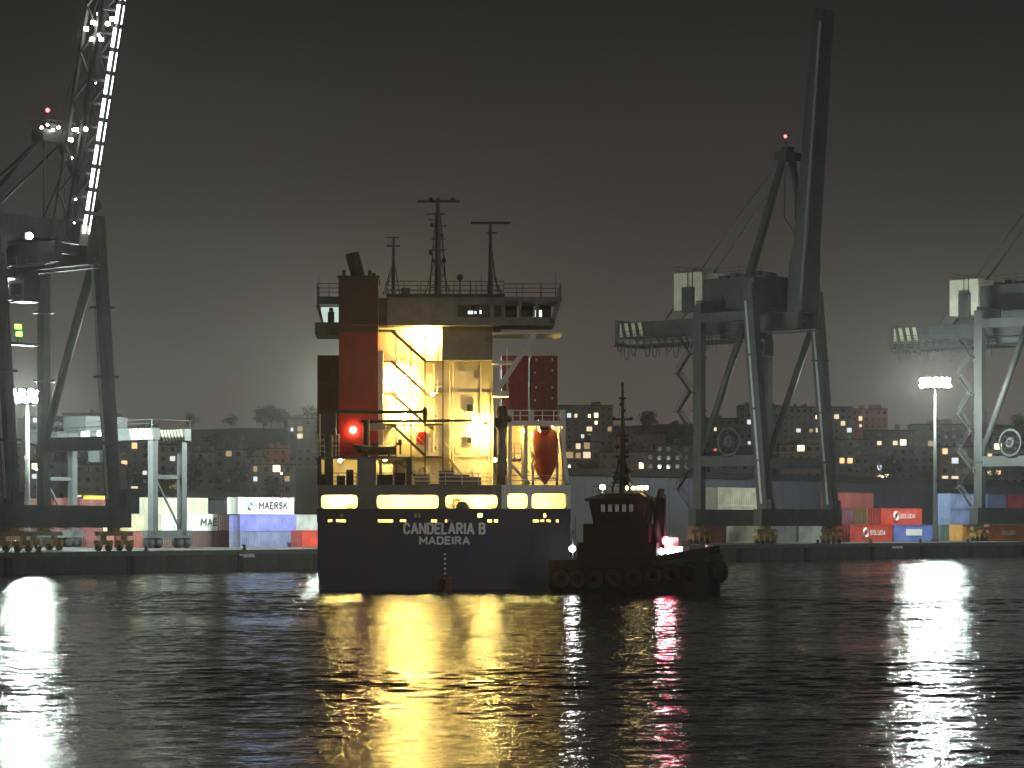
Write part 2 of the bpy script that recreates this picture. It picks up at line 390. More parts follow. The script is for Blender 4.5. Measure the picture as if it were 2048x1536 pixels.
K = 1.17
RED=(.62,.065,.04); CREAM=(.62,.58,.42); WHITE=(.70,.74,.66); BLUE=(.14,.20,.52); LBLUE=(.26,.34,.58); NAVYC=(.05,.08,.18); MAROON=(.17,.035,.03); ORANGE=(.62,.16,.04)
GREY=(.30,.30,.28); GREEN=(.10,.16,.14); YEL=(.40,.28,.08); PINK=(.52,.40,.34); BG=(.18,.20,.34)
# right yard, parallel to the quay, 20 m inland
t = cq('red container with white round emblem and lettering, on top of another red one', RED, 1762, 25, 1)
def roundel(t, x, z, r):
    m = MB(); m.torus((x, -.012, z), (0,1,0), r*.72, r*.22, 24, 4); m.build('emblem', M['lettering'], t)
roundel(t, 4.4, 1.35, .85); letter(t, 'BOLUDA', 1.05, 7.9, 1.0, M['lettering'], 4.4)
t = cq('red container with white round emblem standing on the ground below another red one', RED, 1700, 25, 0)
roundel(t, 4.4, 1.35, .85); letter(t, 'BOLUDA', 1.05, 7.9, 1.0, M['lettering'], 4.4)
u2 = ufor(1700, 25) + 12.6*K
def cu(label, c, u, v, tier, L=12.19, Hh=2.59, scale=1.17, **k): return container(label, c, Q(u, v, tier*Hh*scale+.01), TH, L, Hh, scale, **k)
t = cu('bright blue container with a pale panel behind the lamp mast foot', BLUE, u2, 25, 0)
MB().box(3.6, 8.4, -.014, 0, .9, 1.9).build('pale_panel', M['lettering'], t)
cu('grey white container behind the foot of the bright blue one', (.5,.5,.46), u2-2, 29.5, 0)
cu('ochre container on the second tier behind the lamp mast', YEL, u2-2, 29.5, 1)
cq('pale blue container in the second tier beside the crane leg', LBLUE, 1901, 31, 1)
cq('pale blue container on the third tier beside the crane leg', LBLUE, 1901, 31, 2)
cq('amber container on the ground under the pale blue stack', (.62,.30,.06), 1925, 22, 0, L=6.06)
u3 = ufor(1925, 22) + 7.2*K
t = cu('orange container with white lettering by the third crane', ORANGE, u3+1.5, 22, 0); letter(t, 'BOLUDA', 1.05, 6.6, .95, M['lettering'], 4.4)
cu('dull green container on the second tier behind the third crane', GREEN, ufor(1901,31)+12.6*K, 31, 1)
cu('dull green container on the ground behind the third crane', GREEN, ufor(1901,31)+12.6*K, 31, 0)
cu('dark blue container on the third tier behind the third crane', (.10,.14,.30), ufor(1901,31)+12.6*K, 31, 2, L=6.06)
cu('crimson container on the third tier next to the dark blue one', (.34,.03,.04), ufor(1901,31)+19.0*K, 31, 2)
cu('grey green container on the ground under the pale blue stack', GREEN, ufor(1901,31), 31, 0)
cu('dull green container behind the crimson one', GREEN, ufor(1901,31)+25.3*K, 31, 1)
cu('brown container at the base of the green stack', MAROON, ufor(1901,31)+25.3*K, 31, 0)
for k, c in enumerate((MAROON, (.12,.04,.06), MAROON)):
    cq(['dark maroon container at the bottom of the stack behind the red pair', 'plum container in the middle of the stack behind the red pair', 'dark maroon container on top of the stack behind the red pair'][k], c, 1665, 38, k)
for k in range(2): cu(['dark plum container on the ground behind the red pair', 'dark plum container on the second tier behind the red pair'][k], (.10,.035,.05), ufor(1665,38)+12.6*K, 38, k)
# middle yard behind the second crane
for k in range(3):
    cq(['green container hidden low under two cream ones behind the second crane', 'cream container in the middle of the stack behind the second crane', 'cream container topping the stack behind the second crane'][k], (GREEN, CREAM, CREAM)[k], 1436, 34, k, Hh=2.7)
cq('dark red container on the ground left of the second crane feet', (.30,.06,.05), 1402, 21, 0, L=6.06)
cq('small cream container between the second crane feet', CREAM, 1466, 24, 0, L=6.06)
cq('grey container standing behind the second crane sill beam', GREY, 1545, 24, 0, L=6.06)
cq('pale grey container next to the grey one behind the crane', (.42,.44,.38), 1598, 24, 0, L=6.06)
# left yard
S = .86
t = cq('white container with dark lettering and pale emblem topping the blue stack', WHITE, 476, 26, 2, scale=S)
letter(t, 'MAERSK', 1.6, 7.6, .8, M['darkletter'], 6.2); MB().torus((2.6, -.012, 1.3), (0,1,0), .5, .16, 7, 4).build('emblem', M['blueletter'], t)
cq('violet blue container under the white lettered one', (.20,.22,.60), 480, 26, 1, scale=S)
cq('grey blue container on the ground under the violet blue one', BG, 480, 26, 0, scale=S)
cq('maroon container standing in front of the grey blue one', MAROON, 610, 32, 0, scale=S, L=6.06)
cq('pale grey container beside the end of the blue stack', (.48,.50,.46), 592, 34, 1, scale=S)
cq('red container end standing beside the ship hull', RED, 604, 23, 0, L=6.06, scale=S)
cq('orange container with white mark standing on a maroon one', (.70,.22,.06), 436, 30, 1, L=6.06, scale=S)
cq('maroon container under the small orange one', MAROON, 436, 30, 0, L=6.06, scale=S)
t = cq('white container with dark letters beside the gantry leg', (.78,.80,.74), 345, 30, 1, L=12.19, scale=S); letter(t, 'MAE', 1.65, 7.6, .75, M['darkletter'], 3.4)
cq('dark brown container under the white one beside the gantry leg', (.10,.06,.05), 345, 30, 0, scale=S)
cq('cream container on the third tier behind the gantry leg', (.50,.50,.38), 300, 36, 2, scale=S, L=12.19)
cq('beige container on the second tier behind the gantry leg', (.48,.45,.36), 300, 36, 1, scale=S, L=6.06)
cq('brown container at the bottom of the stack behind the gantry leg', MAROON, 300, 36, 0, scale=S, L=6.06)
cu('pink beige container next to the beige one in the gantry stack', PINK, ufor(300,36)+5.6, 36, 1, scale=S, L=6.06)
cu('brown container under the pink beige one', MAROON, ufor(300,36)+5.6, 36, 0, scale=S, L=6.06)
cq('pale yellow container on a dull red one beside the first crane', (.66,.64,.40), 228, 33, 1, scale=S, L=6.06)
cq('dull red container under the pale yellow one', (.32,.10,.08), 228, 33, 0, scale=S, L=6.06)
for k in range(3): cq(['dark red container at the bottom of the stack behind the first crane', 'dark red container in the middle of the stack behind the first crane', 'dark red container topping the stack behind the first crane'][k], (.20,.06,.06), 108, 50, k, L=12.19, scale=S)
for k in range(3): cq(['rust brown container at the bottom of a stack by the first crane', 'rust brown container in the middle of a stack by the first crane', 'rust brown container topping a stack by the first crane'][k], (.16,.08,.05), 30, 60, k, L=12.19, scale=S)

# ------------------------------------------------------------------ floodlight masts
def flood_mast(label, px, v, py, n=14, Rr=2.35):
    p = Q(ufor(px, v), v, 0); hgt = H + (HY-py)/F*p.y - QH; t = thing('floodlight_mast', label, 'lamp mast', p, 0, None)
    MB().tube((0,0,0), (0,0,hgt), .42, .17, n=12).build('pole', M['galv'], t, True)
    MB().box(-.6,.6,-.6,.6,0,.5).build('footing', M['coping'], t)
    m = MB(); m.torus((0,0,hgt), (0,0,1), Rr-.3, .07, 24, 6); m.torus((0,0,hgt+.45), (0,0,1), Rr-.3, .05, 24, 6)
    for i in range(4):
        a = i*math.pi/2; m.bar((0,0,hgt), (math.cos(a)*(Rr-.3), math.sin(a)*(Rr-.3), hgt), .07)
    m.torus((0,0,hgt-.55), (0,0,1), Rr-.3, .06, 24, 6); m.tube((0,0,hgt-.9), (0,0,hgt+.9), .22, n=10)
    for i in range(4): m.bar((math.cos(i*math.pi/2)*(Rr-.3), math.sin(i*math.pi/2)*(Rr-.3), hgt-.6), (math.cos(i*math.pi/2)*(Rr-.3), math.sin(i*math.pi/2)*(Rr-.3), hgt+.5), .07)
    m.build('head_frame', M['galv'], t)
    for i in range(2*n):      # two tiers of floodlights
        a = 2*math.pi*i/n + (.13 if i < n else .35); ca, sa = math.cos(a), math.sin(a)
        h = MB().box(-.25, .12, -.42, .42, -.4, .42); o = h.build('floodlight', M['dark'], t); o.location = (ca*Rr, sa*Rr, hgt+.45-(i//n)*1.0); o.rotation_euler = (0, R(24), a)
        l = MB(); l.ball((.12,0,-.02), .2, .40, .38, 8, 4); k = l.build('lens', M['flood'], o)
    return t
flood_mast('tall pale lamp mast with floodlight ring above the blue and red containers', 1870, 14, 765)
flood_mast('tall lamp mast with floodlight ring seen between the first crane legs', 55, 30, 792)
flood_mast('tall lamp mast with floodlight ring standing behind the ship', 692, 12, 765)

def street_lamp(label, px, py, Y, m=None):
    p = at(px, py, Y); base = QH if Y < 640 else hz(Y)-.5
    t = thing('street_lamp', label, 'street lamp', (p.x, p.y, base), 0, 'street lamps behind the yard'); h = p.z-base
    MB().tube((0,0,0), (0,0,h+.1), .11, .07, n=8).build('pole', M['galv'], t); MB().box(-.3,.3,-.3,.3,h+.1,h+.35).build('lamp_hood', M['dark'], t)
    q_ = .45 if Y < 400 else .27; MB().ball((0,0,h-.14), q_, q_, q_*.75, 8, 5).build('bulb', m or M['street'], t)
street_lamp('yellow street lamp on a pole between ship and tug mast', 1205, 972, 372)

# ------------------------------------------------------------------ ship-to-shore crane
def crane(label, pxB, L, G=12.5, boom_deg=85, boom_len=46, apex=58, lit=False, house=True, lw=1.0):
    v0 = 3.0; u = ufor(pxB, v0) + L/2
    t = thing('quay_crane', label, 'crane', Q(u, v0, 0), TH, 'container cranes on the quay')
    c, cd = M['crane'], M['crane_dark']; hl = L/2; legtop = 38.5; yT = 3.0
    # bogies
    for xs in (-hl, hl):
        for y in (0, G):
            m = MB()
            m.box(xs-2.6, xs+2.6, y-.3, y+.3, 1.75, 2.25); m.box(xs-.6, xs+.6, y-.45, y+.45, 2.2, 2.75)
            for k in (-1.55, 1.55): m.box(xs+k-1.1, xs+k+1.1, y-.42, y+.42, .75, 1.25); m.bar((xs+k, y, 1.2), (xs+k, y, 1.8), .5)
            o = m.build('bogie', M['bogie'], t)
            for k in (-2.3, -.8, .8, 2.3):
                MB().tube((xs+k, y-.2, .42), (xs+k, y+.2, .42), .40, n=12).build('wheel', M['dark'], o)
                MB().box(xs+k-.15, xs+k+.15, y-.55, y-.42, .5, 1.3).build('axle_guard', M['yellow'], o)
    for y in (0, G):
        m = MB(); m.box(-hl-2.0, hl+2.0, y-.75, y+.75, 2.7, 5.2); m.build('sill_beam', cd, t)
    # legs
    for xs in (-hl, hl):
        MB().bar((xs, 0, 5.1), (xs, yT, legtop), 1.55*lw, 1.9*lw, up=(0,1,0)).build('leg', c, t)
        MB().bar((xs, G, 5.1), (xs, G, legtop-2.5), 1.3*lw, 1.5*lw, up=(0,1,0)).build('leg', c, t)
        m = MB(); m.box(xs-.55, xs+.55, .6, G-.7, 11.6, 13.2); m.build('portal_beam', c, t)
        m = MB(); m.tube((xs, G-.3, 13.2), (xs, yT+.5, 33.5), .55, n=12); m.build('diagonal_brace', c, t, True)
        m = MB(); m.box(xs-.6, xs+.6, yT+.6, G-.7, 33.2, 34.6); m.build('upper_beam', c, t)
        # rounded knee where the leg meets the cross beam
    # cross beam over the waterside legs, haunched underneath
    prof = []
    n = 10
    for i in range(n+1):
        a = i/n; x = -hl + L*a; e = min(a, 1-a)/.28; z = 35.3 if e >= 1 else 35.3 - 3.0*(1-math.sqrt(max(0, 1-(1-e)**2)))
        prof.append((x, z))
    m = MB(); s0 = [(x, yT-.95, z) for x, z in prof] + [(hl, yT-.95, 39.6 if house else 37.6), (-hl, yT-.95, 39.6 if house else 37.6)]; s1 = [(x, y+1.9, z) for x, y, z in s0]
    m.loft([s0, s1]); m.build('cross_beam', c, t)
    m = MB(); m.box(-hl, hl, G-.6, G+.6, 34.7, 36.6); m.build('cross_beam', c, t)
    # girders and backreach
    yh, yb = -1.8, 33.4
    for xs in (-2.3, 2.3):
        m = MB(); m.box(xs-.5, xs+.5, yh, yb, 32.3, 34.6); g = m.build('girder', c, t)
        m = MB(); mk = MB()
        for k in range(8):
            y0 = yb-5.6+k*.7; (m if k % 2 else mk).add([(xs-.53, y0, 32.4), (xs-.53, y0+.7, 32.4), (xs-.53, y0+1.2, 34.5), (xs-.53, y0+.5, 34.5)], [(0,3,2,1)])
        m.build('pale_stripe', M['stripeY'], g); mk.build('dark_stripe', M['stripeK'], g)
    m = MB()
    for k in range(9): m.box(-1.8, 1.8, yh+1+k*4.3, yh+1.5+k*4.3, 33.4, 34.5)
    m.box(-3.6, -2.8, yh, yb, 32.0, 32.12); m.box(2.8, 3.6, yh, yb, 32.0, 32.12)
    m.box(-3.4, 3.4, yb, yb+.6, 31.0, 35.0); m.build('girder_tie', cd, t)
    m = MB()
    for xs in (-3.55, 3.55):
        for z in (32.6, 33.15): m.tube((xs, yh, z), (xs, yb, z), .035, n=4)
        for k in range(20): m.tube((xs, yh+k*1.9, 32.1), (xs, yh+k*1.9, 33.15), .03, n=4)
    m.build('girder_handrail', cd, t)
    for k in range(13):    # festoon cable loops under the backreach
        y0 = 15.2+k*1.45; dp = 2.4 + .9*math.sin(k*1.9)
        pts = [(-3.0, y0 + 1.4*i/8, 31.9 - dp*math.sin(math.pi*i/8)**.6) for i in range(9)]
        MB().path(pts, .07, 5).build('festoon_cable', M['black'], t)
    # machinery house and electrical house
    if house:
        m = MB(); m.box(-3.3, 3.3, 4.2, 16, 35.2, 40.4); h = m.build('machinery_house', cd, t)
        for k in range(6): MB().box(-3.36, -3.30, 4.8+k*1.9, 6.1+k*1.9, 36.4, 38.4).build('louvre', M['dark'], h)
        m = MB(); m.box(-3.5, 3.5, 16.2, 21.8, 35.9, 41.6); h = m.build('electrical_house', M['cranewhite'], t)
        MB().box(-3.58, -3.5, 16.5, 18.2, 36.0, 38.8).build('cabinet_door', M['cranewhite'], h); MB().box(-4.4, -3.52, 17.6, 19.6, 35.4, 39.3).build('cable_cabinet', M['crane_dark'], h); MB().path([(-3.7,18.0,39.2),(-3.7,18.0,41.8),(-3.7,16.6,42.3)], .09, 5).build('cable_conduit', M['dark'], h); MB().path([(-3.7,18.9,39.2),(-3.7,18.9,42.0)], .07, 5).build('cable_conduit', M['dark'], h)
        m = MB()
        for z in (41.9, 42.5): m.path([(-3.4,4.2,z-.6),(-3.4,16,z-.6),(-3.4,21.8,z+.2),(3.4,21.8,z+.2)], .04, 4)
        for y in (5, 9, 13, 17.5, 21): m.bar((-3.4,y,40.3), (-3.4,y,42.5), .07)
        m.build('roof_handrail', cd, t)
    # trolley and operator cab
    m = MB(); m.box(-2.9, 2.9, 8, 13, 31.2, 32.2); tr = m.build('trolley', cd, t)
    m = MB(); m.box(-1.2, 1.2, 5.6, 8.2, 28.4, 30.9); m.bar((0, 7.5, 30.9), (0, 8.4, 31.6), .6); m.build('operator_cab', cd, tr); MB().box(-1.25, -1.2, 5.9, 7.9, 29.2, 30.5).build('cab_window', M['glass'], tr)
    # A-frame
    ya = yT-.9
    for xs in (-hl, hl): MB().bar((xs, yT, 39.4), (math.copysign(1.1, xs), ya, apex), 1.0, 1.1, up=(0,1,0), t=.75).build('a_frame_leg', c, t)
    m = MB(); m.box(-2.1, 2.1, ya-1.1, ya+1.0, apex-.4, apex+.9); m.box(-.8, .8, ya-.7, ya+.7, apex+.9, apex+1.7); ap = m.build('apex_head', cd, t)
    m = MB()
    for xs in (-2.1, 2.1):
        for yy in (ya-1.6, ya+1.4): m.tube((xs, yy, apex+.9), (xs, yy, apex+1.9), .04, n=4)
        m.tube((xs, ya-1.6, apex+1.9), (xs, ya+1.4, apex+1.9), .04, n=4)
    m.tube((-2.1, ya-1.6, apex+1.9), (2.1, ya-1.6, apex+1.9), .04, n=4); m.build('apex_handrail', cd, t)
    MB().tube((-.6, ya, apex+1.7), (-.6, ya, apex+3.1), .06, n=5).build('beacon_post', cd, t)
    MB().ball((-.6, ya, apex+3.25), .21).build('beacon', M['red'], t)
    for xs in (-1.6, 1.6):    # back stays
        MB().tube((xs, ya, apex), (xs*1.3, 24.5, 34.8), .17, n=8).build('back_stay', cd, t)
    # boom
    a = R(boom_deg); hp = Vector((0, yh, 34.6)); d = Vector((0, -math.cos(a), math.sin(a))); nrm = Vector((0, math.sin(a), math.cos(a)))
    if not lit:
        m = MB(); secs = []
        for s_, wd, dp in ((0, 4.6, 2.8), (7, 4.4, 3.0), (10, 3.5, 2.7), (boom_len-2, 3.2, 1.9), (boom_len, 3.0, 1.5)):
            p = hp + d*s_; secs.append([p + Vector((i*wd/2,0,0)) + nrm*(j*dp-.3) for i, j in ((-1,0),(1,0),(1,1),(-1,1))])
        m.loft(secs); b = m.build('boom', c, t)
        m = MB()
        for xs in (-2.6,): m.bar(hp + d*2 + Vector((xs,0,0)) - nrm*.2, hp + d*(boom_len-2) + Vector((xs+.5,0,0)) - nrm*.2, .55, .08, up=tuple(nrm))
        m.build('boom_walkway', M['galv'], t)
    else:
        for xs in (-1.35, 1.35):
            m = MB()
            for o_ in (0, 2.3): m.bar(hp + Vector((xs,0,0)) + nrm*o_, hp + d*boom_len + Vector((xs,0,0)) + nrm*o_, .36, .36, up=tuple(nrm))
            for k in range(int(boom_len/2.6)):
                p0 = hp + d*(k*2.6) + Vector((xs,0,0)); p1 = hp + d*((k+1)*2.6) + Vector((xs,0,0))
                m.bar(p0 + nrm*(0 if k % 2 else 2.3), p1 + nrm*(2.3 if k % 2 else 0), .2)
            m.build('boom_truss', cd, t)
        for k in range(int(boom_len/2.6)+1): MB().bar(hp + d*k*2.6 + Vector((-1.35,0,0)), hp + d*k*2.6 + Vector((1.35,0,0)), .25).build('boom_tie', cd, t)
    # boom stays folded along the A-frame
    for xs in (-1.5, 1.5):
        MB().path([(xs, ya-.6, apex-.2), (xs, ya-.4, apex-9), hp + Vector((xs, -.6, 9))], .12, 6).build('fore_stay', cd, t)
    for xs in (-.5, .5): MB().tube((xs, ya-.8, apex), hp + d*(boom_len*.72) + Vector((xs,0,0)), .045, n=4).build('hoist_rope', M['black'], t)
    # stair tower on the near landside leg
    xs = -hl; st = MB(); rail = MB()
    zz = [5.4 + 2.9*k for k in range(10)]
    for k in range(9):
        y0, y1 = (G+1.0, G+3.4) if k % 2 == 0 else (G+3.4, G+1.0)
        st.bar((xs-1.1, y0, zz[k]), (xs-1.1, y1, zz[k+1]), .7, .12); st.box(xs-1.6, xs-.1, min(y1, y1)-.55, y1+.55, zz[k+1]-.06, zz[k+1]+.06)
        rail.tube((xs-1.45, y0, zz[k]+1), (xs-1.45, y1, zz[k+1]+1), .05, n=4); rail.tube((xs-.75, y0, zz[k]+1), (xs-.75, y1, zz[k+1]+1), .05, n=4)
        rail.tube((xs-1.5, y1, zz[k+1]), (xs-1.5, y1, zz[k+1]+1.1), .05, n=4)
    st.build('stair_flight', c, t); rail.build('stair_handrail', c, t)
    m = MB()
    m.torus((xs-.9, G-6.3, 15.2), (1,0,0), 2.0, .22, 24, 6); m.torus((xs-.9, G-6.3, 15.2), (1,0,0), .6, .3, 16, 6)
    for k in range(8): a_ = k*math.pi/4; m.tube((xs-.9, G-6.3, 15.2), (xs-.9, G-6.3+2*math.cos(a_), 15.2+2*math.sin(a_)), .07, n=4)
    m.build('cable_reel', cd, t)
    for xs in (-hl, hl):      # bolted flanges, ladders, cable trays
        for z in (12.4, 20, 28): 
            f = (z-5.1)/(legtop-5.1); MB().box(xs-.95, xs+.95, yT*f-1.12, yT*f+1.12, z-.14, z+.14).build('leg_flange', cd, t)
            MB().box(xs-.82, xs+.82, G-.92, G+.92, z-.12, z+.12).build('leg_flange', cd, t)
        m = MB()
        for k in (-.22, .22): m.tube((xs+k, -.35-.62, 6), (xs+k, yT-1.1, 37), .04, n=4)
        for k in range(60): f = k/60; m.tube((xs-.22, -.97+f*(yT+-.13), 6+31*f), (xs+.22, -.97+f*(yT-.13), 6+31*f), .025, n=3)
        m.build('leg_ladder', cd, t)
        m = MB(); m.bar((xs-.85, .1, 6), (xs-.85, yT+.1, 36), .1, .35, up=(0,1,0)); m.build('cable_tray', M['galv'], t)
        m = MB()
        for y in (1.5, 3.5, 5.5, 7.5, 9.5, G-1): m.tube((xs-.55, y, 13.2), (xs-.55, y, 14.3), .035, n=4)
        for z in (13.75, 14.3): m.tube((xs-.55, 1.5, z), (xs-.55, G-1, z), .035, n=4)
        m.build('beam_handrail', cd, t)
    for k in range(22):      # ropes and hangers under the backreach
        y0 = 13.5+k*.95; MB().tube((-2.2+.4*math.sin(k*2.1), y0, 32.2), (-2.2+.4*math.sin(k*2.1), y0+.1, 30.6-1.6*abs(math.sin(k*1.3))), .045, n=4).build('hanger_rope', M['black'], t)
    MB().box(-3.9, 3.9, 12.5, 34.0, 30.9, 31.02).build('maintenance_walkway', cd, t)
    for y in (14, 20, 26, 33): MB().box(-3.9, -3.75, y, y+.15, 31, 32.2).build('walkway_hanger', cd, t)
    for k in range(5 if house else 0):
        y0 = 4.8+k*2.1; MB().box(-1.2, 1.0, y0, y0+1.3, 40.4, 41.0+.3*(k % 2)).build('roof_vent', cd, t)
    for xs in (-hl, hl):
        MB().box(xs-.5, xs+.5, -1.5, -.8, 5.2, 6.6).build('control_cabinet', cd, t)
    return t, hp, d, nrm, ya, apex

crane('blue grey quay crane with plain raised boom and white electrical house', 1530, 18.6, boom_deg=85.5, boom_len=45)[0].scale = (1.0, 1.0, 1.05)
crane('quay crane with white electrical house beside the tall lamp mast', 2098, 19.0, boom_deg=85.5, boom_len=46)[0].scale = (1.1, 1.1, 1.19)
t1, hp, d, nrm, ya, apx = crane('quay crane with lamp-lit lattice boom and red beacon', 24, 14.6, boom_deg=76.5, boom_len=46, apex=46.5, lit=True, house=False, lw=.78)
def clamp_(parent, p, r=.13, m='crlamp', name='boom_lamp'):
    MB().ball(p, r, r, r*.8, 8, 5).build(name, M[m], parent)
for k in range(15):      # strip lamps of the boom walkway
    a_, b_ = hp + d*(1.2+k*2.6) + Vector((.7,0,0)) - nrm*.5, hp + d*(3.3+k*2.6) + Vector((.7,0,0)) - nrm*.5
    s_ = MB(); s_.bar(a_, b_, .34, .16, up=tuple(nrm)); s_.build('strip_lamp', M['crstrip'], t1)
    s_ = MB(); s_.bar(a_ + Vector((.6,0,0)) - nrm*.2, b_ + Vector((.6,0,0)) - nrm*.2, .1, .1, up=tuple(nrm)); s_.build('strip_lamp', M['crstrip'], t1)
    if k in (0, 1, 4, 6, 8, 11): clamp_(t1, hp + d*(2.2+k*2.6) + Vector((-.6-.3*(k % 3),0,0)) - nrm*.2, .10+.03*(k % 3))
s_ = MB(); s_.bar(hp - Vector((0,0,.3)) + Vector((.9,-.4,0)), hp + d*2 + Vector((.9,-.4,0)), 1.2, .1, up=tuple(nrm)); s_.build('walkway_panel', M['cranewhite'], t1)
for k, (dx, dz) in enumerate(((-2.6, .9), (-1.8, 1.3), (-1.0, .8), (-.2, 1.2), (1.9, 1.2), (2.5, 1.0), (1.7, -2.0))):
    clamp_(t1, (dx, ya-1.4, apx+dz), .16, 'crlamp', 'apex_lamp')
for k, (s_, x_, o_) in enumerate(((24.2, -1.9, 1.2), (25.2, -1.0, 2.3), (23.4, -2.5, 2.2), (25.0, .4, .3), (22.6, -.6, .6), (22.4, -1.6, 1.7), (24.4, .2, 1.6), (11.2, -2.6, 1.0), (12.4, -2.4, -.2), (12.6, -1.0, .2))):
    p = hp + d*s_ + Vector((x_,0,0)) - nrm*.2 + nrm*o_*.3; MB().box(-.2,.2,-.12,.12,-.15,.2).build('floodlight', M['crlamp'], t1).location = p
MB().ball((-5.2, -.4, 35.0), .45, .3, .38, 10, 6).build('girder_floodlight', M['crflood'], t1)
MB().box(-5.5,-4.9,0,.5,34.6,35.4).build('floodlight_case', M['dark'], t1)
MB().ball((-2.8, 10.5, 30.9), .2).build('girder_lamp', M['crlamp'], t1)
MB().box(-4.7,-4.0,2.5,2.8,24.9,25.4).build('green_signal', M['green'], t1); MB().box(-4.5,-3.9,2.5,2.8,24.1,24.6).build('green_signal', M['green'], t1); MB().bar((-4.3,2.8,23.4), (-4.3,2.8,25.5), .12).build('signal_post', M['crane_dark'], t1)
m = MB(); m.box(-7.0, -1.6, 2.4, 3.6, 23.1, 23.4); m.build('gangway', M['crane_dark'], t1)

# ------------------------------------------------------------------ yard gantry (rubber tyred)
def gantry():
    v0 = 27.0; u = ufor(306, v0); t = thing('yard_gantry_crane', 'pale blue rubber-tyred gantry with striped girder ends over the containers', 'crane', Q(u, v0, 0), TH)
    wb, span, ht = 5.0, 22.0, 15.5; c = M['rtg']
    for y in (0, span):
        for x in (0, wb):
            MB().box(x-.42, x+.42, y-.5, y+.5, 1.5, ht-1.4).build('leg', c, t)
        MB().box(-1.4, wb+1.4, y-.5, y+.5, 1.3, 2.3).build('sill_beam', c, t)
        MB().box(.4, wb-.4, y-.2, y+.2, 9.0, 9.5).build('leg_tie', c, t)
        MB().bar((.3, y, 9.2), (wb-.3, y, 2.4), .2).build('leg_brace', c, t)
        for x in (-.7, .7, wb-.7, wb+.7):
            w_ = MB(); w_.tube((x, y-.35, .72), (x, y+.35, .72), .72, n=16); o = w_.build('wheel', M['rubber'], t, True)
    for x in (-.2, wb+.2):
        g = MB().box(x-.55, x+.55, -.9, span+2.5, ht-1.5, ht).build('girder', c, t)
        for k in range(7):
            y0 = -.8+k*.62
            s_ = MB(); s_.add([(x-.57, y0, ht-1.45), (x-.57, y0+.32, ht-1.45), (x-.57, y0+.82, ht-.05), (x-.57, y0+.5, ht-.05)], [(0,3,2,1)]); s_.build('pale_stripe', M['stripeY'], g)
        for y0 in (8.4, 11.6): MB().box(x-.6, x-.55, y0, y0+1.7, ht-1.35, ht-.1).build('white_panel', M['lettering'], g)
    MB().box(-1.1, wb+1.1, 12, 16.5, ht+.02, ht+1.9).build('trolley', M['crane_dark'], t)
    MB().box(-.8, 1.0, 9.6, 11.8, ht-4.2, ht-1.9).build('operator_cab', M['crane_dark'], t)
    m = MB()
    for y in (-.7, span+2.3): m.path([(-.8, y, ht), (-.8, y, ht+1.1), (wb+.8, y, ht+1.1), (wb+.8, y, ht)], .05, 5)
    for z in (.6, 1.1): m.tube((-.75, -.7, ht+z), (-.75, span+2.3, ht+z), .04, n=4)
    m.build('handrail', c, t)
    for (x, y, z) in ((2.8, 13.0, 6.4),):
        MB().box(-.2, wb+.2, y-.5, y+.5, z, z+.5).build('spreader', M['yellow'], t)
        for xx in (.6, wb-.6): MB().tube((xx, y, z+.5), (xx, y, ht-1), .03, n=4).build('hoist_rope', M['black'], t)
gantry()

# ------------------------------------------------------------------ long dark shed at the back of the yard
def shed(label, px0, px1, v, hgt, n):
    u0, u1 = ufor(px0, v), ufor(px1, v); L = u1-u0
    t = thing('terminal_shed', label, 'shed', Q(u0, v, 0), TH)
    MB().box(0, L, .1, 30, 0, hgt-.1).build('wall', M['shed'], t)
    pw = L/n; pm_ = MB().box(.03, pw-.03, 0, .14, 0, hgt-.3).mesh('cladding_panel', M['shed'])
    for i in range(n): link('cladding_panel', pm_, t, loc=(i*pw, -.06 - .04*(i % 2), 0))
    MB().add([(-.6,-.6,hgt-.1),(L+.6,-.6,hgt-.1),(L+.6,15,hgt+1.6),(-.6,15,hgt+1.6),(L+.6,30.6,hgt-.1),(-.6,30.6,hgt-.1)], [(0,1,2,3),(3,2,4,5),(0,3,5),(1,4,2),(0,5,4,1)]).build('roof', M['shedroof'], t)
    for i in range(2, n, 9): MB().box(i*pw, i*pw+4.4, -.22, -.12, 0, 4.8).build('roller_door', M['dark'], t)
shed('long dark terminal shed behind the containers beyond the cranes', 1105, 2120, 62, 12.0, 60)
shed('low dark terminal shed behind the containers beyond the gantry', 395, 560, 60, 7.0, 16)

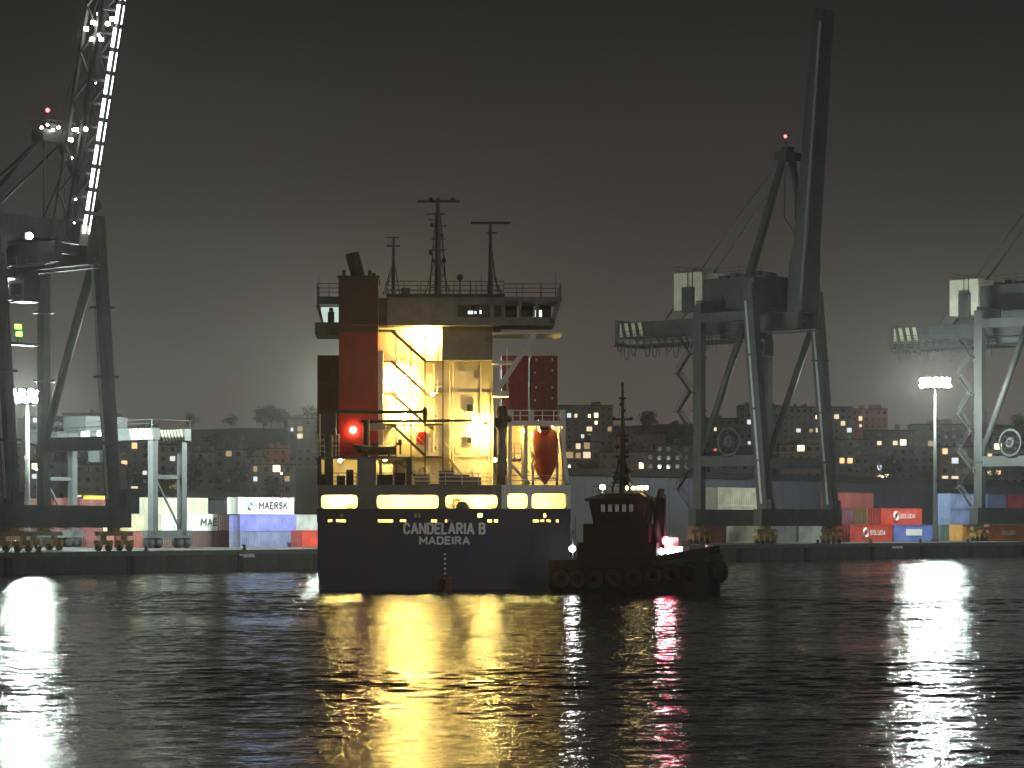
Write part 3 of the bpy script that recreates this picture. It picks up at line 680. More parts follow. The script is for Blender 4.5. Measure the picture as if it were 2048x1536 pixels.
# ------------------------------------------------------------------ city on the hillside
LIT = [(273,897,0),(242,932,0),(280,947,2),(259,980,1),(270,980,1),(337,918,2),(347,917,2),(333,996,1),(342,996,1),(354,995,1),(346,965,5),(389,962,5),(417,976,5),(459,914,5),(501,961,2),(515,950,2),(518,933,5),
 (563,947,4),(575,950,5),(592,855,2),(606,854,5),(594,880,1),(600,880,2),(606,880,1),(455,998,2),(470,994,5),(614,1005,1),(628,1005,1),(49,923,1),(63,941,0),(73,937,4),(78,959,2),(73,843,2),(64,898,2),(154,1001,1),(207,998,4),(198,1013,1),
 (1131,827,2),(1149,827,1),(1140,839,2),(1178,839,4),(1188,839,4),(1177,854,1),(1188,852,4),(1214,855,2),(1219,854,5),(1161,867,2),(1176,880,5),(1178,893,5),(1150,901,1),(1139,906,5),(1162,906,5),(1182,905,1),(1281,925,4),(1292,957,1),(1429,858,1),(1433,897,3),(1495,850,2),
 (1506,877,1),(1498,881,2),(1634,830,4),(1646,829,1),(1675,829,1),(1636,857,1),(1645,857,4),(1601,857,2),(1618,856,5),(1686,846,1),(1694,860,2),(1701,859,2),(1595,903,4),(1648,905,4),(1688,920,0),(1706,920,0),(1645,956,0),(1473,951,3),
 (1763,895,1),(1795,895,1),(1804,895,4),(1755,943,2),(1762,955,0),(1768,955,4),(1864,892,5),(1895,909,0),(1912,927,2),(1895,956,1),(1901,954,1),(1895,968,1),(1999,890,4),(1977,906,0),(1977,954,1),(1993,954,0),(1940,936,5),(1723,838,1),(1721,846,1)]
# column left, right, roof row, base row, distance, wall colour
WG=(.16,.155,.15); WB=(.19,.145,.115); WP=(.215,.19,.165); WO=(.46,.17,.09); WD=(.11,.11,.115)  # the orange wall colour has sodium lamp glow painted into it
BLD = [(-20,60,890,985,880,WB,'brown'),(48,120,835,930,1080,WG,'grey'),(125,232,828,925,1090,WP,'pale'),(60,150,925,1010,790,WG,'grey'),(150,240,930,1020,780,WB,'brown'),(238,300,885,1000,860,WG,'grey'),(300,372,890,1010,800,WP,'pale'),
 (372,430,905,1000,900,WG,'dark grey'),(430,485,900,1010,840,WD,'charcoal'),(484,528,915,1000,880,WB,'brown'),(528,574,898,960,960,WO,'orange glow-painted'),(500,585,930,1012,780,WG,'grey'),(576,640,838,960,1040,WP,'pale'),
 (1118,1226,812,935,1100,WG,'grey'),(1130,1200,885,975,820,WP,'pale'),(1226,1330,868,960,1000,WB,'brown'),(1200,1310,905,990,800,WG,'grey'),(1310,1400,890,985,860,WB,'brown'),(1395,1480,838,940,1060,WD,'charcoal'),(1420,1520,925,1000,790,WG,'grey'),
 (1478,1560,812,930,1110,WG,'grey'),(1565,1705,815,910,1120,WP,'pale'),(1703,1775,819,870,1140,WO,'orange glow-painted'),(1560,1660,890,985,850,WB,'brown'),(1660,1740,880,985,870,WG,'grey'),(1735,1830,862,985,900,WD,'charcoal'),
 (1825,1930,850,985,960,WG,'grey'),(1880,1960,895,990,800,WB,'brown'),(1955,2070,870,990,880,WG,'grey')]
gw = {}
def winmesh(s):
    k = round(s, 2)
    if k not in gw:
        m = MB(); m.box(-.62, .62, -.05, .1, 0, 1.35); me = m.mesh('window', M['glass']); gw[k] = me
    return gw[k]
SILL = MB().box(-.8, .8, -.16, .02, -.12, 0).mesh('sill', M['coping'])
wallm = {}
used = set()
order = sorted(range(len(BLD)), key=lambda i: BLD[i][4])
cnt = {}
for bi in order:
    x0, x1, yt, yb, Y, wc, cname = BLD[bi]
    A, B = at(x0, yt, Y), at(x1, yb, Y); Wd = B.x-A.x; top = A.z; base = min(hz(Y)-3.0, B.z); Ht = top-base
    nf = max(2, int((top - at(0, min(yb+10, 1010), Y).z)/3.0)); nc = max(3, int(Wd/2.7)); dep = 12
    floors = max(3, round((top-hz(Y))/3))
    if wc not in wallm: wallm[wc] = mat('wall_%s' % cname.replace(' ', '_'), wc, .85, var=.12, scale=.15)
    t = thing('apartment_block', '', 'building', (A.x, Y, base))
    MB().box(0, Wd, 0, dep, 0, Ht).build('wall', wallm[wc], t)
    rf = MB().box(-.3, Wd+.3, -.3, dep+.3, Ht, Ht+.45).build('roof', M['hill'], t)
    for k in range(random.randint(1, 3)):
        cx = random.uniform(.15, .8)*Wd; MB().box(cx, cx+random.uniform(1.2, 3.2), 4, 7, Ht+.45, Ht+random.uniform(1.4, 2.8)).build('roof_hut', wallm[wc], rf)
    lits = []
    for i, (lx, ly, lc) in enumerate(LIT):
        if i not in used and x0 <= lx <= x1 and yt+3 <= ly <= yb: lits.append((lx, ly, lc)); used.add(i)
    wm = winmesh(1); pw = Wd/nc; grid = {}
    for f in range(nf):
        for k in range(nc): grid[(f, k)] = None
    for lx, ly, lc in lits:
        p = at(lx, ly, Y); k = min(nc-1, max(0, int((p.x-A.x)/pw))); f = min(nf-1, max(0, int((top-p.z)/3.0))); grid[(f, k)] = lc
    for (f, k), lc in grid.items():
        o = link('window', wm, t, loc=((k+.5)*pw, -.02, Ht-3.0*(f+1)+.9))
        if lc is not None:
            o.material_slots[0].link = 'OBJECT'; o.material_slots[0].material = M['win'][lc]; q_ = random.uniform(1.0, 1.7); o.scale = (q_*random.uniform(.8, 1.3), 1.2, min(1.5, q_))
    if bi % 2 == 0:
        for f in range(nf): MB().box(.3, Wd-.3, -1.0, -.001, Ht-3.0*(f+1)+.15, Ht-3.0*(f+1)+.35).build('balcony_slab', wallm[wc], t)
    nl = len(lits); word = {0: 'no', 1: 'one', 2: 'two', 3: 'three', 4: 'four', 5: 'five', 6: 'six', 7: 'seven', 8: 'eight', 9: 'nine', 10: 'ten'}.get(nl, 'many')
    BLD[bi] = BLD[bi] + (t,)
# who stands beside what, for labels
WHERE = ['beside the first crane', 'above the lamp mast between the crane legs', 'behind the gantry trolley', 'under the lamp mast head between crane legs', 'behind the gantry far legs', 'beside the far crane leg', 'behind the gantry near legs',
 'just beyond the gantry', 'above the low shed', 'next to the orange glow-painted block', 'above the white lettered container', 'below the orange glow-painted one, over the white lettered container', 'next to the ship on the gantry side',
 'tallest beside the lifeboat', 'low behind the yellow street lamp', 'behind the tug mast top', 'behind the tug mast foot', 'between tug mast and second crane', 'behind the second crane stairs', 'behind the second crane cable reel',
 'behind the second crane waterside legs', 'framed by the second crane legs, high on the hill', 'high on the hill beside the second crane', 'low between the second crane legs', 'beside the second crane outer leg', 'above the red container pair',
 'behind the lamp mast pole', 'low beside the third crane leg', 'behind the third crane']
for i, b in enumerate(BLD):
    t = b[7]; cname = b[6]
    t['label'] = '%s apartment block %s' % (cname, WHERE[i]); t['group'] = 'apartment blocks on the hillside'
for px, py, Y in ((1603,951,760), (1139,932,770), (455,998,700), (1990,968,740), (1648,903,840), (1281,926,790), (563,946,770), (73,938,770), (207,1000,700), (1765,953,760)):
    p = at(px, py, Y)
    street_lamp({1603: 'bright street lamp on the hillside between the second crane legs', 1139: 'warm street lamp on the hillside beside the ship lifeboat', 455: 'white street lamp above the low shed', 1990: 'street lamp on the hillside behind the third crane', 1648: 'street lamp beside the outer leg of the second crane, above another lamp', 1281: 'street lamp on the hillside just beside the tug mast', 563: 'street lamp below the orange glow-painted block', 73: 'street lamp beside the tall lamp mast between crane legs', 207: 'street lamp seen beside the far leg of the lit crane', 1765: 'street lamp above the red container pair'}[px], px, py, Y)
# trees on the hill
def tree_mesh(seed):
    r = random.Random(seed); m = MB()
    for k in range(420):
        a, b, q_ = r.uniform(0, 6.283), r.uniform(-1, 1), r.random()**.4
        lob = 1 + .28*math.sin(a*3+seed) + .2*math.sin(b*5+a)
        p = Vector((math.cos(a)*math.sqrt(1-b*b)*3.2*q_*lob, math.sin(a)*math.sqrt(1-b*b)*3.2*q_*lob, 6.2 + b*3.0*q_*lob)); s_ = r.uniform(.28, .6)
        n1 = Vector((r.uniform(-1,1), r.uniform(-1,1), r.uniform(-1,1))).normalized(); n2 = n1.orthogonal().normalized()
        m.add([p+n1*s_, p+n2*s_*.7, p-n1*s_, p-n2*s_*.7], [(0,1,2,3)])
    return m.mesh('crown', M['leaf'])
tmesh = [tree_mesh(s) for s in (1, 2, 3)]
tk = MB(); tk.tube((0,0,-1), (0,0,5.5), .28, .14, n=7); tk.tube((0,0,3.5), (1.4,.3,6.2), .12, .05, n=5); tk.tube((0,0,3.8), (-1.2,-.5,6.4), .12, .05, n=5); tkm = tk.mesh('trunk', M['bark'])
for i in range(54):
    px = random.choice((random.uniform(360, 640), random.uniform(1120, 2040), random.uniform(60, 380))); Y = random.uniform(760, 1160) if i < 40 else random.uniform(1290, 1360); X = (px-CX)/F*Y
    if any(b[0]-8 < px < b[1]+8 and abs(Y-b[4]-6) < 14 for b in BLD): continue
    t = thing('hillside_tree', 'dark leafy tree among the blocks on the hillside' if i < 40 else 'dark tree standing on the ridge line above the town', 'tree', (X, Y, hz(Y)-1.5), random.uniform(0, 6), 'trees on the hillside' if i < 40 else 'trees on the ridge'); t.scale = (random.uniform(.8, 1.5),)*3
    link('crown', tmesh[i % 3], t); link('trunk', tkm, t)

# ------------------------------------------------------------------ the ship
SY, YAW = 208.0, R(2.0)
SX = (888-CX)/F*SY
ship = thing('container_ship', 'navy hulled container ship with lit cream superstructure and red funnel, seen stern-on', 'ship', (SX, SY, 0), YAW)
SM = Matrix.Translation((SX, SY, 0)) @ Matrix.Rotation(YAW, 4, 'Z'); SI = SM.inverted()
def sp_(px, py, d):      # photo pixel at depth d behind the transom -> ship coordinates
    return SI @ at(px, py, SY + d)
def sx_(px, d=0): return sp_(px, 1050, d).x
def sz_(py, d=0): return H + (HY-py)/F*(SY+d)
HB = 10.5
# hull
secs = []
for y, b, zb, fl in ((0, HB, -.9, 0), (3, HB, -2.2, 0), (14, HB, -5, 0), (62, HB, -5, 0), (76, 8.2, -5, .6), (85, 4.6, -5, 1.4), (91, .5, -4.6, 1.6)):
    tz = 5.6
    prof = [(-.55*b, zb), (-.86*b, zb+.35), (-.985*b, zb+1.3 if zb > -3 else -2), (-b, 1.9), (-b-fl*.4, 4), (-b-fl, tz)]
    secs.append([(x, y, z) for x, z in prof] + [(-x, y, z) for x, z in prof[::-1]])
m = MB(); m.loft(secs); m.build('hull', M['navy'], ship)
for z in (1.75, 3.1, 4.5): MB().box(-HB+.15, HB-.15, -.012, .01, z-.025, z+.025).build('weld_seam', M['navy'], ship)
for x in (-7.6, -4.4, -1.3, 4.2, 7.3): MB().box(x-.02, x+.02, -.010, .01, .8, 5.55).build('weld_seam', M['navy'], ship)
m = MB()      # boot topping band wraps the waterline
secs2 = []
for y, b in ((-.01, HB*.992), (3, HB*.995), (14, HB), (62, HB), (76, 8.2)):
    secs2.append([(-b-.012, y, -.2), (-b-.012, y, .55)])
m.loft(secs2, cap=False, closed=False)
m.loft([[(-q_[0], q_[1], q_[2]) for q_ in s_] for s_ in secs2], cap=False, closed=False)
m.build('boot_topping', M['boot'], ship)
m = MB(); m.loft([[(-.28, y, z) for y, z in ((-1.6,-2), (.6,-2), (.6,1.05), (-1.0,1.05))], [(.28, y, z) for y, z in ((-1.6,-2), (.6,-2), (.6,1.05), (-1.0,1.05))]]); o = m.build('rudder', M['boot'], ship); o.location.x = sx_(897)
m = MB()
for k in range(6): m.box(sx_(889)-.05, sx_(889)+.13, -.02, .01, .9+k*.4, 1.05+k*.4)
m.build('draught_mark', M['lettering'], ship)
def slab(m, x0, x1, z0, z1, y0, y1, holes, hz0, hz1, rad=0):
    """plate with one row of openings"""
    m.box(x0, x1, y0, y1, hz1, z1); m.box(x0, x1, y0, y1, z0, hz0); xs = x0
    for a, b in holes:
        m.box(xs, a, y0, y1, hz0, hz1); xs = b
        if rad:
            for cx, sx in ((a, 1), (b, -1)):
                for cz, sz in ((hz0, 1), (hz1, -1)):
                    arc = [(cx+sx*rad*(1-math.cos(k*math.pi/8)), cz+sz*rad*(1-math.sin(k*math.pi/8))) for k in range(5)]
                    pts = [(cx, cz)] + arc
                    m.loft([[(x, y0+.001, z) for x, z in pts], [(x, y1-.001, z) for x, z in pts]])
    m.box(xs, x1, y0, y1, hz0, hz1); return m
zt, zm, zd = 6.75, 5.6, sz_(970)           # top of navy bulwark, mooring deck, poop deck
sl = [(sx_(a), sx_(b)) for a, b in ((656,665),(672,692),(756,786),(800,812),(862,874),(890,901),(975,984),(988,996),(1066,1078),(1081,1089),(1093,1102),(1112,1118))]
m = MB(); slab(m, -HB, HB, zm, 5.98, 0, .12, sl, zm+.02, zm+.26); m.build('transom_scupper_plate', M['navy'], ship)
fl = [(sx_(a), sx_(b)) for a, b in ((680,687),(829,834),(836,841),(955,965),(1087,1093))]
m = MB(); slab(m, -HB, HB, 5.98, zt, -.004, .12, fl, 6.02, 6.38, .08); m.build('transom_bulwark', M['navy'], ship)
m = MB()
for sg in (-1, 1): m.box(sg*HB-.06, sg*HB+.06, .12, 60, zm, zt)
m.build('side_bulwark', M['navy'], ship)
m = MB().box(-HB+.1, HB-.1, .12, 62, zm-.08, zm+.001); m.build('mooring_deck', M['deckgrey'], ship)
# stern screen with rounded openings
hl_ = [(sx_(a), sx_(b)) for a, b in ((642,715),(754,877),(891,995),(1015,1055),(1064,1133))]
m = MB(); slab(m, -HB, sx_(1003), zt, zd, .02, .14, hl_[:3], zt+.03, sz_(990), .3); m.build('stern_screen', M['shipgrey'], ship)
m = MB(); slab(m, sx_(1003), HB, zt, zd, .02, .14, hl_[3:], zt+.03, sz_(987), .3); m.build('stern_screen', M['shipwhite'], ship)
m = MB()
for sg in (-1, 1): slab(m, 0, 1, zt, zd, 0, .12, [], 7, 8) if False else m.box(sg*HB-.05, sg*HB+.05, .14, 14, zt, zd)
m.build('side_screen', M['shipwhite'], ship)
m = MB().box(-HB, HB, .14, 16, zd-.14, zd); m.build('poop_deck', M['deckgrey'], ship)
m = MB().box(-HB+.1, HB-.1, 5.2, 5.35, zm, zd-.14); bh = m.build('mooring_bulkhead', M['cream'], ship)
for px in (670, 800, 960, 1090):
    MB().box(sx_(px,5)-.4, sx_(px,5)+.4, 5.12, 5.2, zm+.1, zm+2.0).build('door', M['shipwhite'], bh)
for px in (900, 990, 700):
    MB().box(sx_(px,5)-.25, sx_(px,5)+.25, 5.05, 5.2, zm+.9, zm+1.6).build('equipment_box', M['shipgrey'], bh)
def ship_lamp(p, r, m='warm', parent=ship, hood=True):
    p = Vector(p)
    l = MB().box(p.x-r*.7, p.x+r*.7, p.y+r*.9, p.y+r*1.9, p.z-r, p.z+r*1.3).build('deck_lamp', M['dark'], parent)
    MB().ball(p, r, r, r, 8, 6).build('bulb', M[m], l)
for px in (665, 700, 790, 850, 935, 975, 1035, 1095):
    p = sp_(px, 985, 2.6); MB().box(p.x-.3, p.x+.3, p.y-.06, p.y+.06, zd-.24, zd-.15).build('ceiling_lamp', M['warmW'], ship)
# windlass, bitts on the mooring deck
for px in (690, 840, 925, 1040):
    x = sx_(px, 2.5)
    w_ = MB(); w_.tube((x-.7, 2.6, zm+.75), (x+.7, 2.6, zm+.75), .42, n=12); w_.box(x-.95, x-.75, 2.1, 3.1, zm, zm+1.2); w_.box(x+.75, x+.95, 2.1, 3.1, zm, zm+1.2); w_.build('mooring_winch', M['shipgrey'], ship)
for px in (735, 905, 1010):
    x = sx_(px, 1); b_ = MB()
    for k in (-.3, .3): b_.tube((x+k, 1, zm), (x+k, 1, zm+.7), .17, n=10)
    b_.build('bitts', M['shipgrey'], ship)
hp_ = MB(); hp_.ball((sx_(925, .6), .55, zt-.1), .68, .35, .75, 12, 6); hp_.build('canvas_hump', M['dark'], ship, True)
# hull lettering
text('CANDELARIA B', sz_(1045)-sz_(1069), 'ship_name', M['lettering'], ship, (sx_(889), -.02, sz_(1069)), width=sx_(971)-sx_(807), stroke=.19)
text('MADEIRA', sz_(1072)-sz_(1089), 'port_of_registry', M['lettering'], ship, (sx_(889), -.02, sz_(1089.5)), width=sx_(940)-sx_(838), stroke=.22)

# accommodation block (aft wall 8 m forward of the transom)
DA = 8.0
m = MB().box(sx_(756,DA), sx_(986,DA), DA, DA+11, zd, sz_(655,DA)); acc = m.build('accommodation_block', M['cream'], ship)
for py in (660, 722, 785, 847, 912):     # deck edge mouldings
    z = sz_(py, DA); MB().box(sx_(756,DA)-.02, sx_(986,DA)+.02, DA-.07, DA, z-.09, z+.03).build('deck_moulding', M['cream'], acc)
for px in (758, 985): MB().bar((sx_(px,DA), DA-.03, zd), (sx_(px,DA), DA-.03, sz_(655,DA)), .12).build('corner_pipe', M['cream'], acc)
# unlit block jutting out aft under the bridge
D5 = 6.4
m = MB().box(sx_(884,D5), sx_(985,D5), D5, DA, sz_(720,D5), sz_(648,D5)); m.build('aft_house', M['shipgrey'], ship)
for (px, py, w_, h_) in ((940,816,.55,.6), (939,880,.36,.5)):
    p = sp_(px, py, DA); f_ = MB().box(p.x-w_/2-.12, p.x+w_/2+.12, DA-.16, DA, p.z-h_/2-.12, p.z+h_/2+.12).build('window', M['shipwhite'], acc)
    MB().box(p.x-w_/2, p.x+w_/2, DA-.20, DA-.155, p.z-h_/2, p.z+h_/2).build('pane', M['glass'], f_)
p = sp_(842, 877, DA); MB().box(p.x-.42, p.x+.42, DA-.1, DA, p.z-.55, p.z+.55).build('fire_box', M['funnel'], acc)
p = sp_(918, 955, DA); MB().box(p.x-.4, p.x+.4, DA-.1, DA, zd+.1, zd+2.0).build('door', M['shipwhite'], acc)
p = sp_(1000, 955, DA); MB().box(sx_(986,DA)+.01, sx_(1000,DA), DA, DA+1, zd, zd+2.6).build('dark_doorway', M['glass'], acc)
for px, y0, y1 in ((900,725,968), (906,725,968), (962,725,840), (978,800,968), (868,730,905)):
    MB().tube(sp_(px,y0,DA-.12), sp_(px,y1,DA-.12), .06, n=6).build('wall_pipe', M['cream'], acc)
for px, py in ((866,706), (866,770), (866,832), (866,896)):
    p = sp_(px, py, DA); f_ = MB().box(p.x-.42, p.x+.42, DA-.07, DA, p.z-.95, p.z+.95).build('door', M['shipwhite'], acc); MB().box(p.x+.22, p.x+.3, DA-.14, DA-.06, p.z-.1, p.z+.1).build('handle', M['dark'], f_)
for px, py, w_, h_ in ((925,745,.5,.3), (955,760,.35,.35), (970,905,.9,.5), (915,900,.4,.6), (955,950,.7,.9)):
    p = sp_(px, py, DA); MB().box(p.x-w_/2, p.x+w_/2, DA-.12, DA, p.z-h_/2, p.z+h_/2).build('wall_cabinet', M['shipwhite'], acc)
for dy in (0, .8): MB().bar(sp_(890,908,7.0)+Vector((0,dy,0)), sp_(938,968,7.0)+Vector((0,dy,0)), .1, .18).build('lower_stair_stringer', M['cream'], ship)
MB().tube(sp_(890,886,7.0), sp_(938,946,7.0), .03, n=5).build('lower_stair_handrail', M['cream'], ship)
# zigzag outside stairs
DS = 6.6
lv = [660, 722, 785, 847, 912, 968]
for i in range(5):
    a0, a1 = lv[i], lv[i+1]
    f_ = MB(); f_.bar(sp_(782, a0, DS), sp_(851, a1, DS), .16, .22); f_.bar(sp_(782, a0, DS)+Vector((0,.75,0)), sp_(851, a1, DS)+Vector((0,.75,0)), .16, .22)
    A_, B_ = sp_(782, a0, DS), sp_(851, a1, DS)
    for k in range(1, 11): c_ = A_.lerp(B_, k/11); f_.box(c_.x-.13, c_.x+.13, c_.y, c_.y+.75, c_.z-.02, c_.z+.02)
    f_.build('stair_flight', M['stair'], ship)
    r_ = MB(); r_.tube(A_+Vector((0,0,1)), B_+Vector((0,0,1)), .03, n=5); r_.tube(A_+Vector((0,0,.5)), B_+Vector((0,0,.5)), .025, n=5); r_.build('stair_handrail', M['shipwhite'], ship)
    l_ = MB(); l_.box(sx_(848,DS), sx_(886,DS), DS-.1, DA, sz_(a1,DS)-.1, sz_(a1,DS)); l_.build('stair_landing', M['stair'], ship)
    l_ = MB(); l_.box(sx_(757,DS), sx_(790,DS), DS-.1, DA, sz_(a0,DS)-.1, sz_(a0,DS)); l_.build('stair_landing', M['stair'], ship)
    r_ = MB()
    for z in (.5, 1.0): r_.tube(sp_(850,a1,DS)+Vector((0,0,z)), sp_(886,a1,DS)+Vector((0,0,z)), .025, n=5)
    for q_ in (850, 862, 874, 886): r_.tube(sp_(q_,a1,DS), sp_(q_,a1,DS)+Vector((0,0,1)), .025, n=5)
    r_.build('landing_rail', M['shipwhite'], ship)
    b_ = MB(); b_.bar(sp_(848, a0, DA-.3), sp_(806, a1, DA-.3), .08, .08); b_.build('stair_brace', M['cream'], ship)
for px in (792, 822, 850, 886):
    MB().bar(sp_(px, 660, DS), sp_(px, 968, DS), .11).build('stair_post', M['stair'], ship)

# funnel casing
DF = 4.2
m = MB().box(sx_(678,DF), sx_(756,DF), DF, DF+6, sz_(912,DF), sz_(665,DF)); fun = m.build('funnel', M['funnel'], ship)
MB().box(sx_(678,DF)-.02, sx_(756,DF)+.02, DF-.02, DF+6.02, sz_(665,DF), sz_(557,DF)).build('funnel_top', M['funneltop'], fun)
m = MB().box(sx_(675,DF), sx_(759,DF), DF-.15, DF+6.15, sz_(557,DF), sz_(552,DF)); m.build('funnel_cap', M['black'], fun)
m = MB(); m.tube(sp_(716,553,DF+3), sp_(704,507,DF+3), .62, .62, n=16); m.build('exhaust_pipe', M['black'], fun, True)
for px, pt in ((688, 540), (740, 541), (748, 546)): MB().tube(sp_(px,553,DF+2), sp_(px,pt,DF+2), .16, n=8).build('vent_pipe', M['black'], fun)
for py in (650, 735): MB().box(sx_(677,DF), sx_(757,DF), DF-.05, DF, sz_(py,DF)-.08, sz_(py,DF)).build('seam_band', M['funnel'], fun)
MB().box(sx_(756,DF)+.01, sx_(766,DF), DF+.4, DF+3, sz_(905,DF), sz_(700,DF)).build('vent_duct', M['cream'], fun)
m = MB()
for k in range(12): m.tube(sp_(744,900-k*27,DF-.2)+Vector((-.2,0,0)), sp_(744,900-k*27,DF-.2)+Vector((.2,0,0)), .02, n=4)
m.build('funnel_ladder', M['dark'], fun)

# bridge
DBr = 5.4
zb0, zb1 = sz_(651,DBr), sz_(592,DBr)
m = MB().box(sx_(775,DBr), sx_(1006,DBr), DBr, DBr+9, zb0, zb1); br = m.build('wheelhouse', M['shipgrey'], ship)
MB().box(sx_(772,DBr), sx_(1010,DBr), DBr-.25, DBr+9.2, zb1, zb1+.16).build('roof', M['dark'], br)
for a, b in ((917,938), (941,957), (962,978), (990,1000), (757,770)):
    if a < 770: continue
    f_ = MB().box(sx_(a,DBr)-.08, sx_(b,DBr)+.08, DBr-.06, DBr, sz_(634,DBr), sz_(609,DBr)).build('window', M['dark'], br)
    MB().box(sx_(a,DBr), sx_(b,DBr), DBr-.1, DBr-.055, sz_(632,DBr), sz_(611,DBr)).build('pane', M['glass'], f_)
for px, py, w_, h_ in ((941,625,.42,.26), (951,625,.14,.22), (961,624,.14,.3)):
    p = sp_(px, py, DBr); MB().box(p.x-w_/2, p.x+w_/2, DBr-.13, DBr-.1, p.z-h_/2, p.z+h_/2).build('lit_screen', M['screen'], br)
# port wing (beside the funnel)
wz0, wz1 = sz_(670,DBr), sz_(596,DBr)
m = MB()
m.box(sx_(630,DBr), sx_(680,DBr), DBr, DBr+5, wz0, sz_(645,DBr)); m.box(sx_(634,DBr), sx_(680,DBr), DBr, DBr+5, sz_(609,DBr), wz1+.1)
m.loft([[(sx_(632,DBr), DBr, sz_(610,DBr)), (sx_(643,DBr), DBr, sz_(645,DBr)), (sx_(647,DBr), DBr, sz_(645,DBr)), (sx_(639,DBr), DBr, sz_(610,DBr))], [(sx_(632,DBr), DBr+5, sz_(610,DBr)), (sx_(643,DBr), DBr+5, sz_(645,DBr)), (sx_(647,DBr), DBr+5, sz_(645,DBr)), (sx_(639,DBr), DBr+5, sz_(610,DBr))]])
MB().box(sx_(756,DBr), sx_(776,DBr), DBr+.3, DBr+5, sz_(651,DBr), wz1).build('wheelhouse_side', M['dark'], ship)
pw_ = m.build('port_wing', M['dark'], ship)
MB().box(sx_(641,DBr), sx_(677,DBr), DBr+1.5, DBr+1.6, sz_(643,DBr), sz_(612,DBr)).build('lit_window', M['bridgelit'], pw_)
c_ = MB(); c_.box(sx_(655,DBr), sx_(668,DBr), DBr+.9, DBr+1.3, sz_(643,DBr), sz_(622,DBr)); c_.ball(((sx_(655,DBr)+sx_(668,DBr))/2, DBr+1.1, sz_(618,DBr)), .2); c_.build('console', M['black'], pw_)
# starboard wing with slanted end and see-through windows
m = MB()
m.box(sx_(1006,DBr), sx_(1124,DBr), DBr, DBr+5, sz_(602,DBr), sz_(593,DBr)); m.box(sx_(1006,DBr), sx_(1110,DBr), DBr, DBr+5, sz_(650,DBr), sz_(634,DBr))
for a, b in (((1008,602),(1008,636)), ((1040,602),(1040,636)), ((1074,602),(1074,636))): m.bar(sp_(*a,DBr)+Vector((0,.1,0)), sp_(*b,DBr)+Vector((0,.1,0)), .22)
m.bar(sp_(1119,602,DBr)+Vector((0,.1,0)), sp_(1108,640,DBr)+Vector((0,.1,0)), .3); m.bar(sp_(1119,602,DBr)+Vector((0,4.8,0)), sp_(1108,640,DBr)+Vector((0,4.8,0)), .3)
sw_ = m.build('starboard_wing', M['shipgrey'], ship)
for a, b in ((1010,1038), (1042,1072), (1076,1108)): MB().box(sx_(a,DBr), sx_(b,DBr), DBr+4.7, DBr+4.8, sz_(635,DBr), sz_(602,DBr)).build('pane', M['glass'], sw_)
for px in (1073, 1081): p = sp_(px, 627, DBr+2); MB().box(p.x-.11, p.x+.11, p.y, p.y+.1, p.z-.28, p.z+.28).build('lit_screen', M['screen'], sw_)
m = MB(); m.box(sx_(985,DBr), sx_(1126,DBr), DBr-.4, DBr+5, sz_(668,DBr), sz_(665,DBr)); m.build('wing_platform', M['shipwhite'], ship)
m = MB(); m.bar(sp_(1070,668,DBr), sp_(988,790,DBr), .42, .42); m.bar(sp_(1070,668,DBr)+Vector((0,3,0)), sp_(988,790,DBr)+Vector((0,3,0)), .42, .42); m.build('wing_strut', M['shipwhite'], ship)
m = MB(); m.box(sx_(984,DBr), sx_(1018,DBr), DBr, DBr+3, sz_(792,DBr), sz_(782,DBr)); m.build('strut_bracket', M['shipwhite'], ship); m = MB(); m.box(sx_(984,DBr), sx_(1032,DBr), DBr, DBr+2, sz_(727,DBr), sz_(721,DBr)); m.build('strut_bracket', M['shipwhite'], ship)
m = MB()
for py in (735, 750, 765): m.tube(sp_(1014,py,DBr), sp_(1018,py+16,DBr), .03, n=4)
m.bar(sp_(1014,690,DBr), sp_(1014,785,DBr), .09); m.build('wing_ladder', M['shipwhite'], ship)
# monkey island: railing, masts, aerials
zr = zb1+.16
def rail(pts, h=1.1, n=3, r=.03, post=1.5, m_='dark', name='railing', parent=ship):
    m = MB()
    for a, b in zip(pts[:-1], pts[1:]):
        a = Vector(a); b = Vector(b); k_ = max(1, round((b-a).length/post))
        for j in range(n): z = Vector((0,0,h*(j+1)/n)); m.tube(a+z, b+z, r, n=4)
        for j in range(k_+1): p = a.lerp(b, j/k_); m.tube(p, p+Vector((0,0,h)), r, n=4)
    return m.build(name, M[m_], parent)
rail([(sx_(775,DBr), DBr, zr), (sx_(1008,DBr), DBr, zr)]); rail([(sx_(1008,DBr), DBr, sz_(593,DBr)), (sx_(1122,DBr), DBr, sz_(593,DBr)), (sx_(1122,DBr), DBr+5, sz_(593,DBr))]); rail([(sx_(634,DBr), DBr+5, wz1+.1), (sx_(634,DBr), DBr, wz1+.1), (sx_(678,DBr), DBr, wz1+.1)])
rail([(sx_(775,DBr), DBr+8.8, zr), (sx_(1008,DBr), DBr+8.8, zr)])
DM = DBr+4.5
def mast(px, ptop, bars, r0, name='mast', stays=None):
    m = MB(); m.tube((sx_(px,DM), DM, zr-.1), sp_(px, ptop, DM), r0, r0*.55, n=10); o = m.build(name, M['dark'], ship)
    for i, (py, x0, x1, th) in enumerate(bars):
        a, b = sp_(x0, py, DM), sp_(x1, py, DM); MB().bar(a, b, th, th).build('radar_scanner' if th > .16 else 'yard_arm', M['black'], o)
    if stays:
        s_ = MB()
        for x0, py in stays: s_.tube(sp_(x0, 590, DM), sp_(px, py, DM), .04, n=4)
        s_.build('mast_stay', M['dark'], o)
    return o
mm = mast(876, 396, [(403,835,920,.24), (440,858,866,.12), (428,852,890,.1), (500,858,892,.1), (452,862,894,.1), (478,862,890,.1)], .34, 'main_mast', [(850,500), (900,500)])
m = MB()
